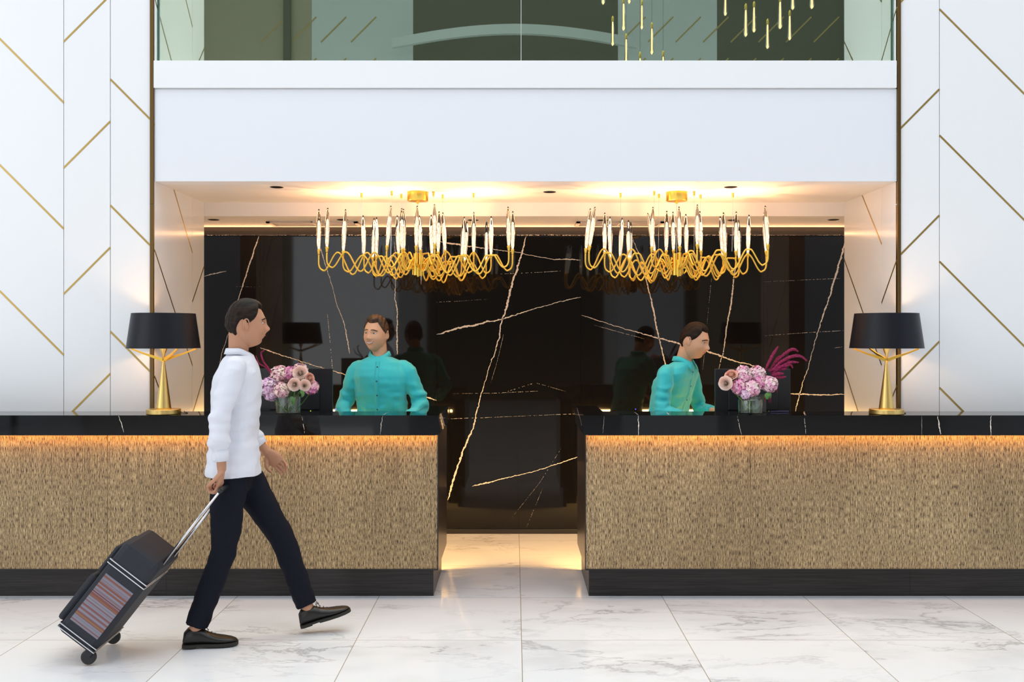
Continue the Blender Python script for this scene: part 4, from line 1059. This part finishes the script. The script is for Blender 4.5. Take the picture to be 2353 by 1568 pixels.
    co = cb.add(vs, fs).build('collar', shirt, so, True); sd_ = co.modifiers.new('solid', 'SOLIDIFY'); sd_.thickness = .003
    if buttons:
        from mathutils.bvhtree import BVHTree
        tree = BVHTree.FromPolygons([v.co for v in sm.vertices], [tuple(p.vertices) for p in sm.polygons])
        pl = []
        z = nek.z-.062
        while z > hem.z+.02:
            x = che.x if z > che.z else pel.x+(che.x-pel.x)*(z-pel.z)/(che.z-pel.z)
            h = tree.ray_cast(Vector((x, -1, z)), Vector((0, 1, 0)))
            if h[0]: pl.append(h[0])
            z -= .012
        vs = []; fs = []
        pl2 = [Vector((p.x, sum(q.y for q in pl[max(0, i-2):i+3])/len(pl[max(0, i-2):i+3]), p.z)) for i, p in enumerate(pl)]
        for p in pl2: vs += [p+Vector((-.016, .003, 0)), p+Vector((-.0155, -.0016, 0)), p+Vector((.0155, -.0016, 0)), p+Vector((.016, .003, 0))]
        for i in range(len(pl2)-1):
            for j in range(3): fs.append((i*4+j, i*4+j+1, i*4+j+5, i*4+j+4))
        MB().add(vs, fs).build('placket', shirt, so, True)
        for i, p in enumerate(pl2):
            if i % 8 == 3: MB().lathe([(.0052, 0), (.0058, .0015), (.004, .0025), (.0008, .002)], c=p+Vector((0, -.0014, 0)), seg=16, axis=(0, -1, 0)).build('button', M['tealbtn'], so, True)
    # trousers
    mb = MB(); mb.tube([pel+Vector((0, 0, .05)), pel, pel+Vector((0, 0, -.09))], [(.148, .100), (.155, .108), (.150, .108)], 24, round_ends=True)
    for s in 'LR':
        hp, kn, an = V('hip'+s), V('kn'+s), V('an'+s)
        mb.tube(catmull([hp+Vector((0, 0, .02)), hp.lerp(kn, .5), kn, kn.lerp(an, .5), an+(kn-an).normalized()*.015], 4), _lerp([(.088, .098), (.078, .086), (.061, .066), (.056, .062), (.053, .060)], 4), 20)
    tm = baked(mb, .008, 4, lambda co, n: .007*noise.noise(Vector((co.x*9, co.y*9, co.z*16+seed)))+.005*noise.noise(Vector((co.x*20, co.y*20, co.z*30)))*(1 if co.z < .3 else .4))
    tm.materials.append(trouser_m); link('trousers', tm, root)
    for s in 'LR':
        an = V('an'+s); pit = J.get('ft'+s, 0); A = Matrix.Translation(an) @ Matrix.Rotation(J.get('fy'+s, 0), 4, 'Z') @ Matrix.Rotation(pit, 4, 'X') @ Matrix.Translation((0, 0, -.09))
        ring = []
        for y, w_, h, b in ((.062, .018, .030, .03), (.056, .030, .075, .018), (.035, .036, .098, .014), (.0, .037, .102, .014), (-.03, .037, .094, .014), (-.065, .040, .070, .013), (-.105, .046, .055, .011), (-.145, .047, .046, .011), (-.178, .040, .038, .013), (-.200, .026, .030, .016), (-.209, .010, .024, .019)):
            ring.append([Vector((w_*math.copysign(abs(math.cos(t))**.8, math.cos(t)), y, b+(h-b)/2+(h-b)/2*math.sin(t)*(1 if math.sin(t) < 0 else 1))) for t in [2*PI*j/20 for j in range(20)]])
        u = MB().loft([[A @ p for p in r] for r in ring]).build('shoe', M['leather'], root, True)
        out = [(.064, .024), (.045, .037), (0, .036), (-.04, .036), (-.09, .046), (-.14, .050), (-.18, .043), (-.205, .028), (-.214, .010)]
        so_ = MB()
        for (y, w_), (y2, w2) in zip(out[:-1], out[1:]):
            z0 = 0 if y2 >= -.001 else .006*(1-sst(-.03, -.07, y2))
            so_.add([A @ Vector(p) for p in ((-w_, y, z0), (w_, y, z0), (w2, y2, z0), (-w2, y2, z0), (-w_, y, .016), (w_, y, .016), (w2, y2, .016), (-w2, y2, .016))], [(0, 1, 2, 3), (4, 5, 6, 7), (0, 1, 5, 4), (1, 2, 6, 5), (2, 3, 7, 6), (3, 0, 4, 7)])
        so_.build('sole', M['sole'], u)
        lc = MB()
        for i in range(4):
            y = -.045-.017*i; z = .094-.0105*i-(.004 if i == 0 else 0); lc.tube([A @ Vector(p) for p in ((-.017, y, z-.010), (0, y-.003, z-.001), (.017, y, z-.010))], .0020, 6)
        lc.tube([A @ Vector(p) for p in ((0, -.045, .094), (.018, -.052, .104), (.026, -.06, .088))], .0018, 6); lc.tube([A @ Vector(p) for p in ((0, -.045, .094), (-.018, -.056, .102), (-.024, -.066, .084))], .0018, 6)
        lc.build('shoe_laces', M['leather'], u)
    return root
def _lerp(rs, n):
    out = []
    for a, b in zip(rs[:-1], rs[1:]):
        for k in range(n):
            t = k/n
            out.append(a+(b-a)*t if isinstance(a, (int, float)) else (a[0]+(b[0]-a[0])*t, a[1]+(b[1]-a[1])*t))
    out.append(rs[-1]); return out

# smiling receptionist behind the left desk, elbows out, hands low on the work surface
JA = dict(pelvis=(0, .03, .93), chest=(0, .0, 1.32), neck=(-.012, -.005, 1.492), head=(-.028, -.030, 1.617), hs=1.0,
          shL=(.176, .0, 1.376), elL=(.272, .02, 1.135), wrL=(.215, -.235, 1.005), hdL=(.18, -.33, .985), pnL=(0, 0, -1), tsL=-1,
          shR=(-.166, .0, 1.376), elR=(-.255, -.01, 1.14), wrR=(-.225, -.26, 1.005), hdR=(-.19, -.35, .985), pnR=(0, 0, -1), tsR=-1,
          hipL=(.085, .03, .90), knL=(.10, .02, .50), anL=(.11, .03, .09), hipR=(-.085, .03, .90), knR=(-.10, .02, .50), anR=(-.11, .03, .09))
person('smiling man with brown hair in a teal button shirt behind the left desk', (X(876, 6.97), 6.97, 0), R(-6), JA, (R(-15), R(2), R(3)), M['teal'], M['trouser'], M['skin'], M['hair'], True, .92, 2, .010, bulk=1.04)
# second receptionist, turned to the right and leaning over her monitor
JB = dict(pelvis=(0, .10, .93), chest=(0, .0, 1.29), neck=(0, -.075, 1.455), head=(0, -.145, 1.570), hs=1.0,
          shL=(.172, -.02, 1.352), elL=(.235, -.06, 1.10), wrL=(.15, -.27, 1.07), hdL=(.12, -.36, 1.05), pnL=(0, 0, -1), tsL=-1,
          shR=(-.172, -.02, 1.352), elR=(-.235, -.03, 1.10), wrR=(-.16, -.25, 1.05), hdR=(-.13, -.34, 1.02), pnR=(0, 0, -1), tsR=-1,
          hipL=(.085, .10, .90), knL=(.10, .06, .50), anL=(.11, .08, .09), hipR=(-.085, .10, .90), knR=(-.10, .06, .50), anR=(-.11, .08, .09))
person('dark-haired person in a teal shirt leaning towards the monitor behind the right desk', (X(1552, 7.0), 7.0, 0), R(52), JB, (R(6), R(16), 0), M['teal'], M['trouser'], M['skin'], M['hair2'], False, .55, 7, .004)
# walking man
JW = dict(pelvis=(0, .0, .965), chest=(0, -.02, 1.36), neck=(0, -.035, 1.530), head=(0, -.065, 1.665), hs=1.02,
          shL=(.185, -.03, 1.44), elL=(.245, .00, 1.17), wrL=(.225, -.17, .965), hdL=(.215, -.235, .90), pnL=(-1, .2, 0), tsL=1, curlL=.45,
          shR=(-.185, -.02, 1.44), elR=(-.240, .06, 1.17), wrR=(-.235, .045, .935), hdR=(-.233, .055, .84), pnR=(.25, 1, 0), tsR=1, curlR=1.25, thR=.8,
          hipL=(.090, -.01, .92), knL=(.085, -.245, .525), anL=(.065, -.385, .135), ftL=R(-16), hipR=(-.090, .01, .92), knR=(-.085, .045, .50), anR=(-.065, .185, .097), ftR=R(0))
WL = (-1.475, 5.31, 0)
person('walking man in a long white shirt and dark trousers pulling a suitcase', WL, R(103), JW, (R(8), R(2), 0), M['white'], M['trouser'], M['skin2'], M['hair2'], False, .80, 5, .006, tuck=False, buttons=False, bulk=1.02)

# ------------------------------------------------------------------ suitcase
sc_ = thing('suitcase', 'black wheeled suitcase with silver trims and reddish stripes, pulled by the walking man', 'suitcase', (-2.085, 5.085, .0), (R(38), 0, R(92)))
MB().box((-.185, .01, .055), (.185, .225, .60)).build('suitcase_body', M['fabric'], sc_, bevel=.03)
q = MB(); q.box((-.15, .224, .09), (.15, .262, .36)); pk = q.build('front_pocket', M['fabric'], sc_, bevel=.015)
MB().box((-.14, .224, .38), (.14, .25, .54)).build('upper_pocket', M['fabric'], sc_, bevel=.012)
sm_ = noise_col(mat('striped_textile', (.2, .05, .06), .7), 1, [(.35, (.16, .04, .05)), (.45, (.22, .24, .30)), (.55, (.20, .06, .05)), (.65, (.25, .13, .07))], (.01, .01, 45), detail=1)
MB().box((-.1865, .035, .14), (-.184, .20, .42)).build('striped_side_panel', sm_, sc_)
for z in (.465, .485): MB().box((-.189, .006, z), (.189, .229, z+.007)).build('silver_trim', M['chrome'], sc_, bevel=.002)
for z in (.075, .095): MB().box((-.189, .006, z), (.189, .229, z+.007)).build('silver_trim', M['chrome'], sc_, bevel=.002)
for s in (-1, 1):
    wq = MB().lathe([(.03, -.014), (.036, -.008), (.036, .008), (.03, .014)], c=(s*.165, .018, .040), seg=24, axis=(1, 0, 0)).build('wheel', M['wheel'], sc_, True); autosmooth(wq)
    MB().box((s*.165-.022, .008, .045), (s*.165+.022, .05, .09)).build('wheel_housing', M['black'], sc_, bevel=.006)
hn = MB()
for s in (-1, 1): hn.tube([(s*.09, .022, .58), (s*.09, .022, 1.03)], .007, 10)
hn.build('telescopic_handle', M['chrome'], sc_, True)
MB().box((-.10, .010, 1.03), (.10, .034, 1.058)).build('handle_grip', M['black'], sc_, bevel=.009)
